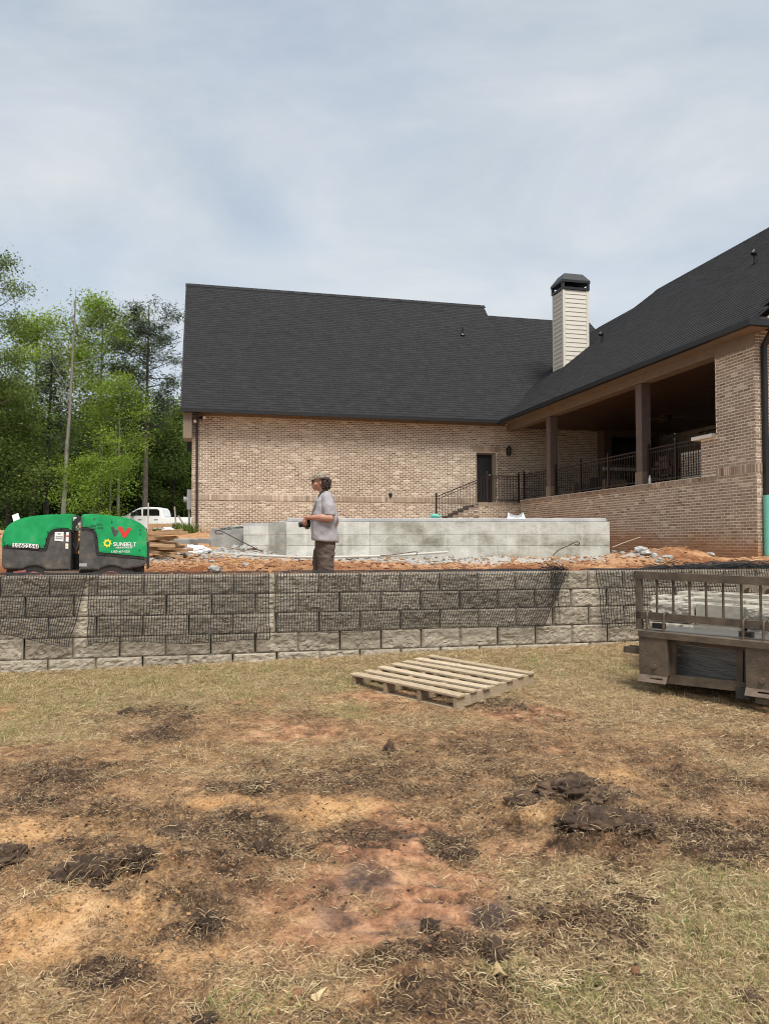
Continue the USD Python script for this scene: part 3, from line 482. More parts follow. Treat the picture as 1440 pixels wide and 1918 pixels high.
class Bricks:
    def __init__(s): s.items = []
    def __call__(s, o, ex, ez, en, a, b, c, d, dep):
        o, ex, ez, en = (np.asarray(q, float) for q in (o, ex, ez, en))
        P = [o + ex * x + ez * z for x, z in ((a, c), (b, c), (b, d), (a, d))]; e = 0.003
        Q = [o + ex * x + ez * z + en * dep for x, z in ((a + e, c + e), (b - e, c + e), (b - e, d - e), (a + e, d - e))]
        s.items.append(np.array(P + Q))
BF = [(4, 5, 6, 7), (0, 1, 5, 4), (1, 2, 6, 5), (2, 3, 7, 6), (3, 0, 4, 7)]
def brick_tone(c, rng):
    big = meshkit.fbm(np.array([c * [0.55, 0.55, 1.1]]), 3, 7)[0] - .5; t = np.clip(rng.normal(.50, .12) + 0.8 * big, .16, .92)
    u = rng.uniform(); return 0.03 if u < .032 else (0.97 if u > .95 - .5 * max(0, big) else t)
def put_bricks(B, parent, rng, n_single, flip):
    cen = np.array([q.mean(0) for q in B.items]); w = HL + cen[:, :1] * HU + cen[:, 1:2] * HV + cen[:, 2:] * [[0, 0, 1.0]]
    order = np.argsort(np.linalg.norm(w - EYEP, axis=1)); mb = MB(); f = np.array(BF)
    if flip: f = f[:, ::-1]
    for i, k in enumerate(order):
        t = brick_tone(cen[k], rng)
        if i < n_single: obj('brick', MB().add(B.items[k], f, t), 'brick', parent)
        else: mb.add(B.items[k], f, t)
    if mb.n: obj('bricks', mb, 'brick', parent, kind='stuff')
rng = R(12)
# left wing: wall, soldier band, door, inner end of the porch
U2 = UF + 7.2                                                          # back wall of the porch, roughly
lw = MB(); wt = 0.25
zt = EZ + 0.05
for a, b, c, d in ((0, DL, GZ, zt), (DL, DR, DT, zt), (DR, U2, GZ, zt), (DL, DR, GZ, DB)): lw.box((a, 0, c), (b, wt, d))
lw.box((0, wt, GZ), (wt, 12.6, zt)); lw.box((0.02, wt, zt), (wt, 12.6, zt + .3))
lwall = obj('wall', lw, 'mortar', house, label='long front wall of tan brick with soldier band')
B = Bricks(); XB = (0, -0.003, 0)
def iv_left(z):
    if abs(z - BANDZ) < 0.11: return []
    arch = DT + 0.02 < z < DT + 0.26
    if DB < z < DT + 0.26: return [(0, DL - (0.1 if arch else 0.0)), (DR + (0.1 if arch else 0.0), U2)]
    return [(0, U2)]
bricks_on(XB, (1, 0, 0), (0, 0, 1), (0, -1, 0), iv_left, 0.0, EZ, B, rng)
x = 0.0
while x < U2 - .07:                                                    # soldier course, 12 mm proud
    if not (DL - .02 < x + .03 < DR + .02): B((0, -0.010, 0), (1, 0, 0), (0, 0, 1), (0, -1, 0), x, x + 0.058, BANDZ - 0.10, BANDZ + 0.10, 0.012)
    x += 0.0677
n = 14
for i in range(n):                                                     # splayed jack arch over the door
    a0, a1 = DL - 0.1 + (DR - DL + 0.2) * i / n, DL - 0.1 + (DR - DL + 0.2) * (i + 1) / n; m = (DL + DR) / 2; P = []
    for xx, z in ((a0 + .008, DT + .03), (a1 - .004, DT + .03), (a1 - .004, DT + .25), (a0 + .008, DT + .25)):
        P.append((xx + (xx - m) * (0.28 * (z - DT) / .25 - 0.02), z))
    B.items.append(np.array([(p[0], -0.004, p[1]) for p in P] + [(p[0], -0.022, p[1]) for p in P]))
put_bricks(B, lwall, R(13), 0, False)
obj('return_trim', rounded_box((-0.30, -0.42, EZ - 0.92), (0.0 - 0.004, 0.5, EZ - 0.02), 0.01, 2), 'tan_trim', house)
obj('frieze', MB().box((0.006, -0.03, EZ - 0.05), (UF - 0.1, -0.014, EZ + 0.02)).box((0.006, -0.46, EZ + 0.021), (UF - .1, -0.004, EZ + 0.05)), 'tan_trim', house)
dr = MB().box((DL + .05, 0.13, DB), (DR - .13, 0.18, DT - .06))
for a, b, c, d in ((.12, .88, .52, .94), (.12, .88, .06, .44)):
    w_, h_ = DR - DL - .18, DT - DB - .06; dr.box((DL + .05 + a * w_, 0.118, DB + c * h_), (DL + .05 + b * w_, 0.131, DB + d * h_))
door = obj('door', dr, 'black_metal', house)
obj('handle', MB().tube([(DR - .22, .13, DB + .95), (DR - .22, .07, DB + .95), (DR - .30, .065, DB + .95)], .012).tube([(DR - .22, .131, DB + 1.1), (DR - .22, .10, DB + 1.1)], .028, 12), 'utility_gray', door)
obj('door_frame', MB().box((DL + .002, 0.07, DB), (DL + .05, .2, DT)).box((DR - .13, 0.02, DB), (DR - .003, .2, DT)).box((DL + .05, 0.05, DT - .06), (DR - .13, .2, DT - .002)), 'tan_trim', house)
s0 = hv(950, 845, 0)
sc = obj('wall_lantern', MB().box((s0[0] - .05, -0.05, s0[2] - .16), (s0[0] + .05, -.005, s0[2] + .12)).add(*mf(m3.Manifold.cylinder(.27, .06, .08, 8).translate([s0[0], -.17, s0[2] - .19]))).add(*mf(m3.Manifold.cylinder(.09, .10, .03, 8).translate([s0[0], -.17, s0[2] + .085]))).bar((s0[0], -.02, s0[2] + .1), (s0[0], -.17, s0[2] + .19), .03), 'dark_bronze', house)
f0 = hv(377, 783, 0)
obj('flood_light', MB().tube([(f0[0] - .12, -.02, f0[2]), (f0[0] - .12, -.2, f0[2] - .02)], .05, 10).tube([(f0[0] - .05, -.16, f0[2]), (f0[0] + .09, -.30, f0[2] - .03)], [.05, .075], 12), 'dark_bronze', house)
obj('flood_light_lens', MB().tube([(f0[0] + .092, -.303, f0[2] - .031), (f0[0] + .10, -.315, f0[2] - .034)], .06, 12).tube([(f0[0] - .26, -.09, f0[2] - .12), (f0[0] - .21, -.2, f0[2] - .15)], [.03, .06], 10), 'white_plastic', house)
k0 = hv(731, 927, 0); obj('wall_vent', MB().tube([(k0[0], -.01, k0[2]), (k0[0], -.07, k0[2])], [.075, .06], 12), 'black_metal', house)

# right wing: knee wall, pier, ledge, near end wall
rw = MB(); th = 0.32; zt2 = EZ + 0.03
rw.box((UF, V_LEDGE, GZ - .2), (UF + th, VL, CAPZ - .002)); rw.box((UF, V_PIER, GZ - .2), (UF + th, V_LEDGE - .0, LEDGEZ)); rw.box((UF, WE, GZ - .2), (UF + th + .25, V_PIER, zt2))
rw.box((UF + th + .25, WE, GZ - .2), (UF + 9, WE + .3, zt2)); rw.box((UF + .02, VL, GZ - .2), (UF + th, -.002, FLOORZ))
rwall = obj('wall', rw, 'mortar', house, label='brick knee wall and corner pier of the porch wing')
B = Bricks()
def iv_right(z):                                                       # s runs from the landing (0) towards the camera
    L0, L1, L2 = VL - V_LEDGE, VL - V_PIER, VL - WE
    if abs(z - (CAPZ + .06)) < 0.10: return [(L0, L1 + .03)] if z > CAPZ else [(0, L1 + .03)] if z < CAPZ - .10 else []
    if z < CAPZ - 0.1: return [(0, L2 + .012)]
    if z < LEDGEZ - .03: return [(L0, L2 + .012)]
    return [(L1, L2 + .012)]
bricks_on((UF - .003, VL, -.27), (0, -1, 0), (0, 0, 1), (-1, 0, 0), iv_right, 0, EZ + .27, B, rng)
B.items = [q for q in B.items if not (CAPZ - .115 < q[:, 2].mean() - 0 < CAPZ + .0 and q[:, 1].mean() > V_PIER - .05)]
y = VL
while y > WE + .06:                                                    # rowlock cap of the knee wall, then the pier's soldier band one course up
    zc = CAPZ - .10 if y > V_PIER else CAPZ - .03
    B((UF - .012, 0, 0), (0, -1, 0), (0, 0, 1), (-1, 0, 0), -y, -y + .058, zc, zc + (.10 if y > V_PIER else .19), 0.02); y -= .0677
put_bricks(B, rwall, R(14), 300, False)
B = Bricks()
def iv_end(z): return [] if abs(z - (CAPZ + .065)) < .1 else [(-.008, 2.6)]
bricks_on((UF, WE - .003, -.27), (1, 0, 0), (0, 0, 1), (0, -1, 0), iv_end, 0, EZ + .27, B, rng)
x = UF
while x < UF + 2.6: B((0, WE - .012, 0), (1, 0, 0), (0, 0, 1), (0, -1, 0), x, x + .058, CAPZ - .03, CAPZ + .16, .02); x += .0677
put_bricks(B, rwall, R(15), 0, False)
obj('knee_cap', MB().box((UF - .03, V_LEDGE + .002, CAPZ), (UF + th + .02, VL, CAPZ + .012)), 'mortar', house)
obj('stone_ledge', rounded_box((UF - .12, V_PIER + .004, LEDGEZ + .002), (UF + th + .1, V_LEDGE + .22, LEDGEZ + .09), .02, 2), 'stone_cap', house)
# landing and stair
LX0 = hv(897, 944, VL)[0]; SX0 = hv(818, 970, VL)[0]; SZ0 = hv(818, 975, VL)[2] - .1
ld = MB().box((LX0, VL, GZ), (UF + .019, -.004, FLOORZ - .02))
stair = obj('landing', ld, 'mortar', house)
B = Bricks(); bricks_on((LX0, VL - .003, -.1), (1, 0, 0), (0, 0, 1), (0, -1, 0), lambda z: [(0, UF - LX0)] if z < FLOORZ - .13 else [], 0, FLOORZ, B, rng)
x = LX0
while x < UF - .05: B((0, VL - .01, 0), (1, 0, 0), (0, 0, 1), (0, -1, 0), x, x + .058, FLOORZ - .12, FLOORZ - .02, .016); x += .0677
nst = 8; st = MB()
for i in range(nst):
    a0, a1 = LX0 - (i + 1) * (LX0 - SX0) / nst, LX0 - i * (LX0 - SX0) / nst; zz = FLOORZ - .02 - (i + 1) * (FLOORZ - SZ0) / (nst + .5)
    st.box((a0, VL + .002 * (i % 2), GZ), (a1 - .001, -.004, zz))
    bricks_on((a0, VL - .003, -.1), (1, 0, 0), (0, 0, 1), (0, -1, 0), lambda z: [(0, a1 - a0)] if z < zz else [], 0, zz + .1, B, rng)
put_bricks(B, stair, R(16), 0, False); obj('stair', st, 'porch_floor', house)
# porch inside
fl = MB().box((UF + th, WE + .31, FLOORZ - .2), (U2 + .2, -.004, FLOORZ)); obj('porch_floor', fl, 'porch_floor', house)
ceil = MB(); y = WE + .32
while y < -.2: ceil.box((UF + .3, y, BEAMZ + .10 + R(int(y * 99) % 997).uniform(0, .004)), (U2 + .2, y + .135, BEAMZ + .16)); y += .14
obj('porch_ceiling', ceil, 'ceiling_wood', house)
obj('beam', MB().box((UF - .015, V_PIER + .003, BEAMZ), (UF + .30, -.003, EZ - .02)).box((UF - .03, V_PIER + .003, BEAMZ - .001), (UF - .0155, -.003, BEAMZ + .05)), 'tan_trim', house)
obj('soffit', MB().box((UF - .42, WE - .3, EZ - .02), (UF + .1, -.43, EZ + .01)).box((UF - .42, WE - .42, EZ - .02), (UF + 3, WE - .301, EZ + .01)).box((UF - .02, WE - .02, EZ - .30), (UF - .004, V_PIER, EZ - .021)), 'tan_trim', house)
bw = MB(); bw.box((U2, WE + .31, FLOORZ), (U2 + .2, -.004, BEAMZ + .1))
back = obj('porch_back_wall', bw, 'porch_wall', house)
bt = MB(); y = WE + .6
while y < -.3: bt.box((U2 - .022, y, FLOORZ), (U2 - .001, y + .05, BEAMZ + .1)); y += .38
obj('batten', bt, 'porch_wall', back)
obj('cornice', MB().box((U2 - .09, WE + .32, BEAMZ - .05), (U2 - .023, -.01, BEAMZ + .098)), 'porch_wall', back)
for a, b, c, d, nm in ((hu(1208, 860, U2)[1], hu(1238, 860, U2)[1], FLOORZ + .02, FLOORZ + 2.3, 'french_door'), (hu(1310, 790, U2)[1] - 2.0, hu(1310, 790, U2)[1], hu(1310, 812, U2)[2], hu(1310, 770, U2)[2], 'television'), (hu(1160, 860, U2)[1], hu(1185, 860, U2)[1], FLOORZ + .02, FLOORZ + 2.3, 'french_door')):
    a, b = min(a, b), max(a, b); obj(nm, rounded_box((U2 - .07, a, c), (U2 - .025, b, d), .012, 2), 'dark_glass', back)
# fireplace on the inner end wall, its hearth and mantel
FX = hv(1130, 830, -.5)[0]
obj('fireplace', MB().box((FX, -.55, FLOORZ), (FX + 2.4, -.03, BEAMZ + .1)), 'furniture_wood', house)
obj('mantel', MB().box((FX - .1, -.72, FLOORZ + 1.3), (FX + 2.5, -.552, FLOORZ + 1.42)), 'stone_cap', house)
obj('firebox', MB().box((FX + .6, -.575, FLOORZ + .25), (FX + 1.8, -.553, FLOORZ + 1.1)).box((FX + .3, -.62, FLOORZ + 1.55), (FX + 2.1, -.56, FLOORZ + 2.6)), 'dark_glass', house)
isl = MB().box((UF + 1.1, V_LEDGE - .1, FLOORZ), (UF + 1.7, hu(1275, 860, UF + 1.1)[1], FLOORZ + .92)); island = obj('brick_counter', isl, 'mortar', house)
B = Bricks(); bricks_on((UF + 1.097, hu(1275, 860, UF + 1.1)[1], FLOORZ), (0, -1, 0), (0, 0, 1), (-1, 0, 0), lambda z: [(0, hu(1275, 860, UF + 1.1)[1] - V_LEDGE + .1)], 0, .9, B, rng); put_bricks(B, island, R(17), 0, False)
# columns
for px in (1027, 1197):
    c = hu(px, 850, UF + .02); ym = c[1]; h = .15 if px == 1027 else .145
    cl = obj('column', MB().add(*mf(rounded_box((UF + .01, ym - h, CAPZ + .012), (UF + .29, ym + h, BEAMZ - .002), .012, 2))), 'post_brown', house)
    obj('plinth', rounded_box((UF - .012, ym - h - .025, CAPZ + .012), (UF + .305, ym + h + .025, CAPZ + .36), .01, 2), 'tan_trim', cl)
    for zz in (.45, 1.2): pass
# railings
def railing(p, q, h, n, posts=(0, 1), bot=.09, posth=.1, pw=.055, sw=.016):
    p, q = np.asarray(p, float), np.asarray(q, float); up = np.array([0, 0, 1.0]); r = obj('railing', MB().bar(p + up * h, q + up * h, .04, .03).bar(p + up * bot, q + up * bot, .03, .025).bar(p + up * (h - .10), q + up * (h - .10), .022, .02), 'dark_bronze', house)
    for i in range(1, n):
        a = p + (q - p) * i / n; obj('baluster', MB().bar(a + up * bot, a + up * h, sw), 'dark_bronze', r)
    for s in posts:
        a = p + (q - p) * s; obj('post', MB().bar(a + up * .0, a + up * (h + posth), pw).tube([a + up * (h + posth), a + up * (h + posth + .03), a + up * (h + posth + .06)], [.02, .035, .01], 8), 'dark_bronze', r)
ux = UF + .16; c1, c2 = hu(1027, 850, UF)[1], hu(1197, 850, UF)[1]
zc = CAPZ + .014
railing((ux, VL + .05, zc), (ux, c1 + .2, zc), .93, 15, (0,)); railing((ux, c1 - .2, zc), (ux, c2 + .2, zc), .93, 38, (0, .34, .67)); railing((ux, c2 - .2, zc), (ux, V_LEDGE + .02, zc), .93, 24, (0, .5, 1))
lz = FLOORZ - .02; vy = VL + .06
railing((LX0 + .35, vy, lz), (UF - .05, vy, lz), .97, 11, (0, 1)); railing((LX0 + .35, vy, lz), (SX0, vy, SZ0 - .02), .97, 17, (1,))
# porch furniture, dim behind the railing (things of their own)
def W(p): return HL + HU * p[0] + HV * p[1] + np.array([0, 0, p[2]])
def chair(px, py, u, label, rot):
    p = hu(px, py, u); o = W((p[0], p[1], FLOORZ + .002)); T = thing('dining_chair', label, 'chair', o, math.degrees(TH) + rot, 'dark chairs on the porch')
    obj('seat', rounded_box((-.22, -.22, .42), (.22, .22, .47), .015, 2), 'furniture_wood', T); obj('backrest', MB().box((-.22, .19, .62), (.22, .215, .78)).box((-.22, .19, .86), (.22, .215, .98)), 'furniture_wood', T)
    for i in (-.19, .19):
        obj('leg', MB().bar((i, -.19, 0), (i, -.19, .42), .04), 'furniture_wood', T); obj('leg', MB().bar((i, .2, 0), (i, .21, 1.0), .04), 'furniture_wood', T)
chair(1255, 850, UF + 1.6, 'dark slatted chair near the brick counter behind the porch railing', 90); chair(1233, 855, UF + 2.0, 'dark slatted chair left of the porch table, beside the right column', -60)
o = W((UF + 2.4, hu(1250, 850, UF + 2.4)[1], FLOORZ + .002)); T = thing('porch_table', 'dark wooden table on the porch behind the railing right of the columns', 'table', o, math.degrees(TH))
obj('tabletop', rounded_box((-.5, -.9, .71), (.5, .9, .76), .015, 2), 'furniture_wood', T)
for i in (-.42, .42):
    for j in (-.8, .8): obj('leg', MB().bar((i, j, 0), (i, j, .71), .07), 'furniture_wood', T)
o = W((UF + 2.0, hu(1120, 880, UF + 2)[1], FLOORZ + .002)); T = thing('porch_sofa', 'dark sofa with tan end behind railing between the two porch columns', 'sofa', o, math.degrees(TH))
obj('base', rounded_box((-.4, -1.0, .08), (.4, 1.0, .42), .04, 3), 'rubber', T); obj('backrest', rounded_box((.2, -1.0, .421), (.42, 1.0, .85), .05, 3), 'rubber', T)
for j in (-1.08, 1.08): obj('arm', rounded_box((-.42, j - .08, .0), (.42, j + .08, .62), .03, 3), 'pallet_wood', T)
bp = hu(1215, 905, UF); T = thing('water_bottle', 'tiny clear bottle standing on the porch wall cap by right column', 'bottle', W((UF + .03, bp[1], CAPZ + .013)))
obj('bottle', MB().tube([(0, 0, 0), (0, 0, .14), (0, 0, .18), (0, 0, .2)], [.032, .034, .015, .013], 10), 'white_plastic', T); obj('cap', MB().tube([(0, 0, .2), (0, 0, .225)], .015, 8), 'white_plastic', T)
fanp = hu(1250, 760, UF + 3); T = thing('ceiling_fan', 'dark ceiling fan under the porch ceiling right of the near column', 'fan', W((UF + 3, fanp[1], BEAMZ - .35)), 20)
obj('motor', MB().tube([(0, 0, .45), (0, 0, .12)], .015).tube([(0, 0, .12), (0, 0, .0), (0, 0, -.08)], [.1, .13, .06], 14), 'dark_bronze', T)
for k in range(5):
    a = k * 2 * math.pi / 5; d = np.array([math.cos(a), math.sin(a), 0]); obj('blade', MB().obox(d * .42 + np.array([0, 0, .02]), d * .3, np.array([-d[1], d[0], .12]) * .065, (0, 0, .004)), 'furniture_wood', T)

# ---------------------------------------------------------------- roofs
def shingles(o, a, b, n, poly, rng, parent, n_single=0, exp=.143, key=None):
    """tabs on the plane o + s*a + t*b inside a convex-ish polygon of (s, t)"""
    o, a, b, n = (np.asarray(q, float) for q in (o, a, b, n)); pg = sg.Polygon(poly); t0, t1 = pg.bounds[1], pg.bounds[3]; out = []
    def iv(t):
        x = pg.intersection(sg.LineString([(pg.bounds[0] - 1, t), (pg.bounds[2] + 1, t)]))
        return None if x.is_empty else (x.bounds[0], x.bounds[2])
    t = t0; row = 0
    while t < t1 - .02:
        te = min(t + exp, t1 - .002); i0, i1 = iv(t + .002), iv(te)
        if i0 and i1:
            s = min(i0[0], i1[0]) - rng.uniform(0, .3)
            while s < max(i0[1], i1[1]):
                w = rng.choice([.16, .2, .26, .33]); e = s + w
                q = [np.clip(s, *i0), np.clip(e - .004, *i0), np.clip(e - .004, *i1), np.clip(s, *i1)]
                if q[1] - q[0] > .01 or q[2] - q[3] > .01:
                    hgt = .011 + rng.choice([0, .003]) + rng.uniform(0, .002)
                    P = [o + a * q[0] + b * t + n * .002, o + a * q[1] + b * t + n * .002, o + a * q[1] + b * t + n * hgt, o + a * q[0] + b * t + n * hgt, o + a * q[2] + b * (te + .01) + n * .004, o + a * q[3] + b * (te + .01) + n * .004]
                    out.append(np.array(P))
                s = e
        t += exp; row += 1
    F_ = np.array([(0, 1, 2, 3), (3, 2, 4, 5)]); mb = MB(); cen = np.array([p.mean(0) for p in out]); w = HL + cen[:, :1] * HU + cen[:, 1:2] * HV + cen[:, 2:] * [[0, 0, 1.0]]
    order = np.argsort(np.linalg.norm(w - EYEP, axis=1)) if key is None else np.argsort(key(w))
    for i, k in enumerate(order):
        tn = np.clip(rng.normal(.5, .28), 0, 1)
        if i < n_single: obj('shingle', MB().add(out[k], F_, tn), 'shingle', parent)
        else: mb.add(out[k], F_, tn)
    obj('shingles', mb, 'shingle', parent, kind='stuff')
# left wing: 45 degree slope from the eave line y = -0.5
S2 = math.sqrt(.5); EO = np.array([0, -.5, EZ + .10]); EN = np.array([0, -S2, S2]); EB = np.array([0, S2, S2])
def on_left(px, py, sh=0.0):
    o = EO + np.array([0, sh, 0]); p = hloc(at_plane(px, py, HU * EN[0] + HV * EN[1] + np.array([0, 0, EN[2]]), HL + HU * o[0] + HV * o[1] + np.array([0, 0, o[2]]))); return p[0], (p - o) @ EB
TR = on_left(600, 550)[1]
rl, rr = on_left(345, 531), on_left(905, 573); TR = (rl[1] + rr[1]) / 2; br_ = on_left(985, 778)
poly = [(on_left(341, 768)[0], 0), (br_[0] + .35, 0), (rr[0], TR), (on_left(345, 531)[0], TR)]
xl = (poly[0][0] + poly[3][0]) / 2; poly[0] = (xl, 0); poly[3] = (xl, TR)
print('left roof', poly, rl, rr)
def plane_quad(mb, o, a, b, n, pts, th=.03):
    P = [np.asarray(o) + np.asarray(a) * s + np.asarray(b) * t for s, t in pts]; Q = [p - np.asarray(n) * th for p in P]; k = len(P)
    f = [(0, i, i + 1) for i in range(1, k - 1)] + [(k, k + i + 1, k + i) for i in range(1, k - 1)]
    for i in range(k): j = (i + 1) % k; f += [(i, k + i, k + j), (i, k + j, j)]
    mb.add(np.array(P + Q), np.array(f)); return mb
mb = plane_quad(MB(), EO, (1, 0, 0), EB, EN, poly, .05)
ridge = EO + EB * TR; EBb, ENb = np.array([0, S2, -S2]), np.array([0, S2, S2])
plane_quad(mb, ridge + np.array([0, .002, 0]), (1, 0, 0), EBb, ENb, [(rr[0], 0), (xl, 0), (xl, TR), (br_[0], TR)][::-1], .05)
roof = obj('roof', mb, 'roof_felt', house, label='tall dark shingle roof over the left wing')
shingles(EO, (1, 0, 0), EB, EN, poly, R(21), roof)
cap = MB(); x = xl
while x < rr[0] - .05:
    cap.obox(ridge + np.array([x + .1, -.08, -.052]), (.11, 0, .004), (0, .08, .08), (0, -.006, .006), R(int(x * 100)).uniform()); cap.obox(ridge + np.array([x + .1, .08, -.052]), (.11, 0, .004), (0, .08, -.08), (0, .006, .006), .5); x += .2
obj('ridge_shingles', cap, 'shingle', roof, kind='stuff')
SH = 0.45
q1 = on_left(915, 590, SH); q2 = on_left(1105, 605.5, SH); T2 = (q1[1] + q2[1]) / 2; lo = on_left(940, 770, SH); e2 = on_left(1140, 613, SH)
O2 = EO + np.array([0, SH, 0]); poly2 = [(lo[0] - 1.2, .3), (UF + 9, .3), (UF + 9, T2 - .4), (e2[0] + 2.6, T2 - .4), (q2[0] + .02, T2), (q1[0] - .8, T2)]
poly2 = [(lo[0] - 1.2, .3), (UF + 7.5, .3), (q2[0], T2), (q1[0] - .8, T2)]
mb = plane_quad(MB(), O2, (1, 0, 0), EB, EN, poly2, .05); rid2 = O2 + EB * T2
plane_quad(mb, rid2 + np.array([0, .002, 0]), (1, 0, 0), EBb, ENb, [(q2[0], 0), (q1[0] - .8, 0), (q1[0] - .8, T2), (UF + 7.5, T2)][::-1], .05)
roof2 = obj('roof', mb, 'roof_felt', house, label='lower dark roof set back between left wing and chimney'); shingles(O2, (1, 0, 0), EB, EN, poly2, R(22), roof2)
# closing gable of the left wing beyond the ridge end, and its left gable
gb = MB()
for x0, oo, tt in ((0.0, EO, TR), (rr[0] - .4, EO, TR)):
    A = [oo + EB * .3, oo + EB * (tt - .08), oo + EB * tt + EBb * tt - EBb * .3]; P = [np.array([x0, p[1], p[2] - .08]) for p in A]; Q = [p + np.array([.1, 0, 0]) for p in P]
    gb.add(np.array(P + Q), [(0, 1, 2), (3, 5, 4), (0, 3, 4), (0, 4, 1), (1, 4, 5), (1, 5, 2), (2, 5, 3), (2, 3, 0)])
obj('gable', gb, 'cream_siding', house)
gt = MB().box((xl, -.60, EZ - .03), (UF - .25, -.49, EZ + .09)); obj('gutter', gt, 'black_metal', house)
obj('rake_board', MB().bar(EO + np.array([xl + .02, 0, -.09]), EO + EB * TR + np.array([xl + .02, 0, -.09]), .03, .14), 'tan_trim', house)
# right wing: slope 0.8 rising away from its eave at x = UF - 0.45
SL = .80; cn = math.hypot(1, SL); RB = np.array([1, 0, SL]) / cn; RN = np.array([-SL, 0, 1]) / cn; RO = np.array([UF - .45, 0, EZ + .07])
def on_right(px, py):
    p = hloc(at_plane(px, py, HU * RN[0] + HV * RN[1] + np.array([0, 0, RN[2]]), HL + HU * RO[0] + HV * RO[1] + np.array([0, 0, RO[2]]))); return -p[1], (p - RO) @ RB     # s towards the camera
sE = -WE + .45                                                          # near end
r1, r2, r3, r4 = on_right(1440, 429), on_right(1241, 534), on_right(1181, 581), on_right(1121, 613); TRr = (r1[1] + r2[1]) / 2
print('right roof', r1, r2, r3, r4, 'sE', sE)
# the near edge is a rake set back of the eave return
polyr = [(.42, 0), (sE, 0), (sE, .55), (sE - .4, .6), (sE - .4, TRr), (r2[0], TRr), (r3[0], r3[1]), (r4[0], r4[1]), (r4[0] - 3.2, r4[1] - .5), (-2.5, 2.9)]
mb = plane_quad(MB(), RO, (0, -1, 0), RB, RN, [(-2.0, 0.2), (.40, 0.005), (sE, 0.005), (sE, .55), (sE - .4, .6), (sE - .4, r2[1] * .5)], .05)
plane_quad(mb, RO, (0, -1, 0), RB, RN, [(-2.0, .2), (sE - .4, r2[1] * .5), (sE - .4, TRr), (r2[0], TRr), (r3[0], r3[1]), (r4[0], r4[1]), (r4[0] - 3.0, r4[1] - .6)], .05)
RBb, RNb = np.array([1, 0, -SL]) / cn, np.array([SL, 0, 1]) / cn; rr_ = RO + RB * TRr
plane_quad(mb, rr_ + np.array([.002, 0, 0]), (0, -1, 0), RBb, RNb, [(r2[0], 0), (sE - .4, 0), (sE - .4, TRr), (r2[0] - 3, TRr)], .05)
roof3 = obj('roof', mb, 'roof_felt', house, label='dark shingle roof of the porch wing')
def clip_poly(P): return sg.Polygon(P).buffer(0)
shingles(RO, (0, -1, 0), RB, RN, list(clip_poly(polyr).exterior.coords), R(23), roof3, 300)
cap = MB(); s = r2[0]
while s < sE - .45: cap.obox(rr_ + np.array([-.085, -s - .1, -.055]), (0, .11, .004), (.085, 0, .068), (-.005, 0, .006), R(int(s * 100)).uniform()); cap.obox(rr_ + np.array([.085, -s - .1, -.055]), (0, .11, .004), (.085, 0, -.068), (.005, 0, .006), .5); s += .2
obj('ridge_shingles', cap, 'shingle', roof3, kind='stuff')
obj('gutter', MB().box((UF - .56, WE - .44, EZ - .04), (UF - .44, -.42, EZ + .09)).box((UF - .559, WE - .56, EZ - .039), (UF + 2.6, WE - .441, EZ + .091)), 'black_metal', house)
# near end: eave return with its small roof, white gable
rt = MB(); a0 = np.array([UF - .45, WE - .45, EZ + .10]); d_ = 0.75
rt.add(np.array([a0, a0 + (3.2, 0, 0), a0 + (3.2, d_, .35), a0 + (.55, d_, .35), a0 + (0, .01, -.03), a0 + (3.2, .01, -.03), a0 + (3.2, d_, .1), a0 + (.05, d_, .05)]), [(0, 1, 2, 3), (4, 7, 6, 5), (0, 4, 5, 1), (1, 5, 6, 2), (2, 6, 7, 3), (3, 7, 4, 0)])
obj('eave_return', rt, 'shingle', house)
ge = MB(); P = [np.array([UF + .3, WE + .02, EZ + .25]), np.array([UF + 9, WE + .02, EZ + .25]), np.array([rr_[0], WE + .02, rr_[2] - .2])]; Q = [p + np.array([0, .15, 0]) for p in P]
ge.add(np.array(P + Q), [(0, 1, 2), (3, 5, 4), (0, 3, 4), (0, 4, 1), (1, 4, 5), (1, 5, 2), (2, 5, 3), (2, 3, 0)]); obj('gable', ge, 'cream_siding', house)
obj('rake_board', MB().bar(RO + RB * 1.2 + np.array([0, -(sE - .43), 0]) - RN * .12, RO + RB * TRr + np.array([0, -(sE - .43), 0]) - RN * .12, .16, .02, up=(0, 1, 0)), 'cream_siding', house)
# downspouts
obj('downspout', MB().bar((hv(369, 990, -.05)[0], -.075, GZ + .2), (hv(369, 800, -.05)[0], -.075, EZ - .25), .09, .075).bar((hv(369, 800, -.05)[0], -.075, EZ - .27), (hv(369, 800, -.05)[0], -.5, EZ - .02), .09, .075).bar((hv(369, 990, -.05)[0], -.075, .42), (hv(362, 1000, -.05)[0] - .25, -.25, .3), .09, .075), 'dark_bronze', house)
gx = hv(1436, 985, WE - .06)[0]; tz = hv(1436, 932, WE - .06)[2]
obj('downspout', MB().bar((gx, WE - .07, tz + .05), (gx, WE - .07, EZ - .3), .10, .085).bar((gx, WE - .07, EZ - .32), (gx - .05, WE - .42, EZ - .03), .1, .085), 'black_metal', house)
obj('downspout_boot', MB().add(*mf(m3.Manifold.cylinder(tz + .05, .085, .085, 16).translate([gx, WE - .1, 0.0]))), 'teal_plastic', house, label='teal plastic boot at the foot of the black downspout')
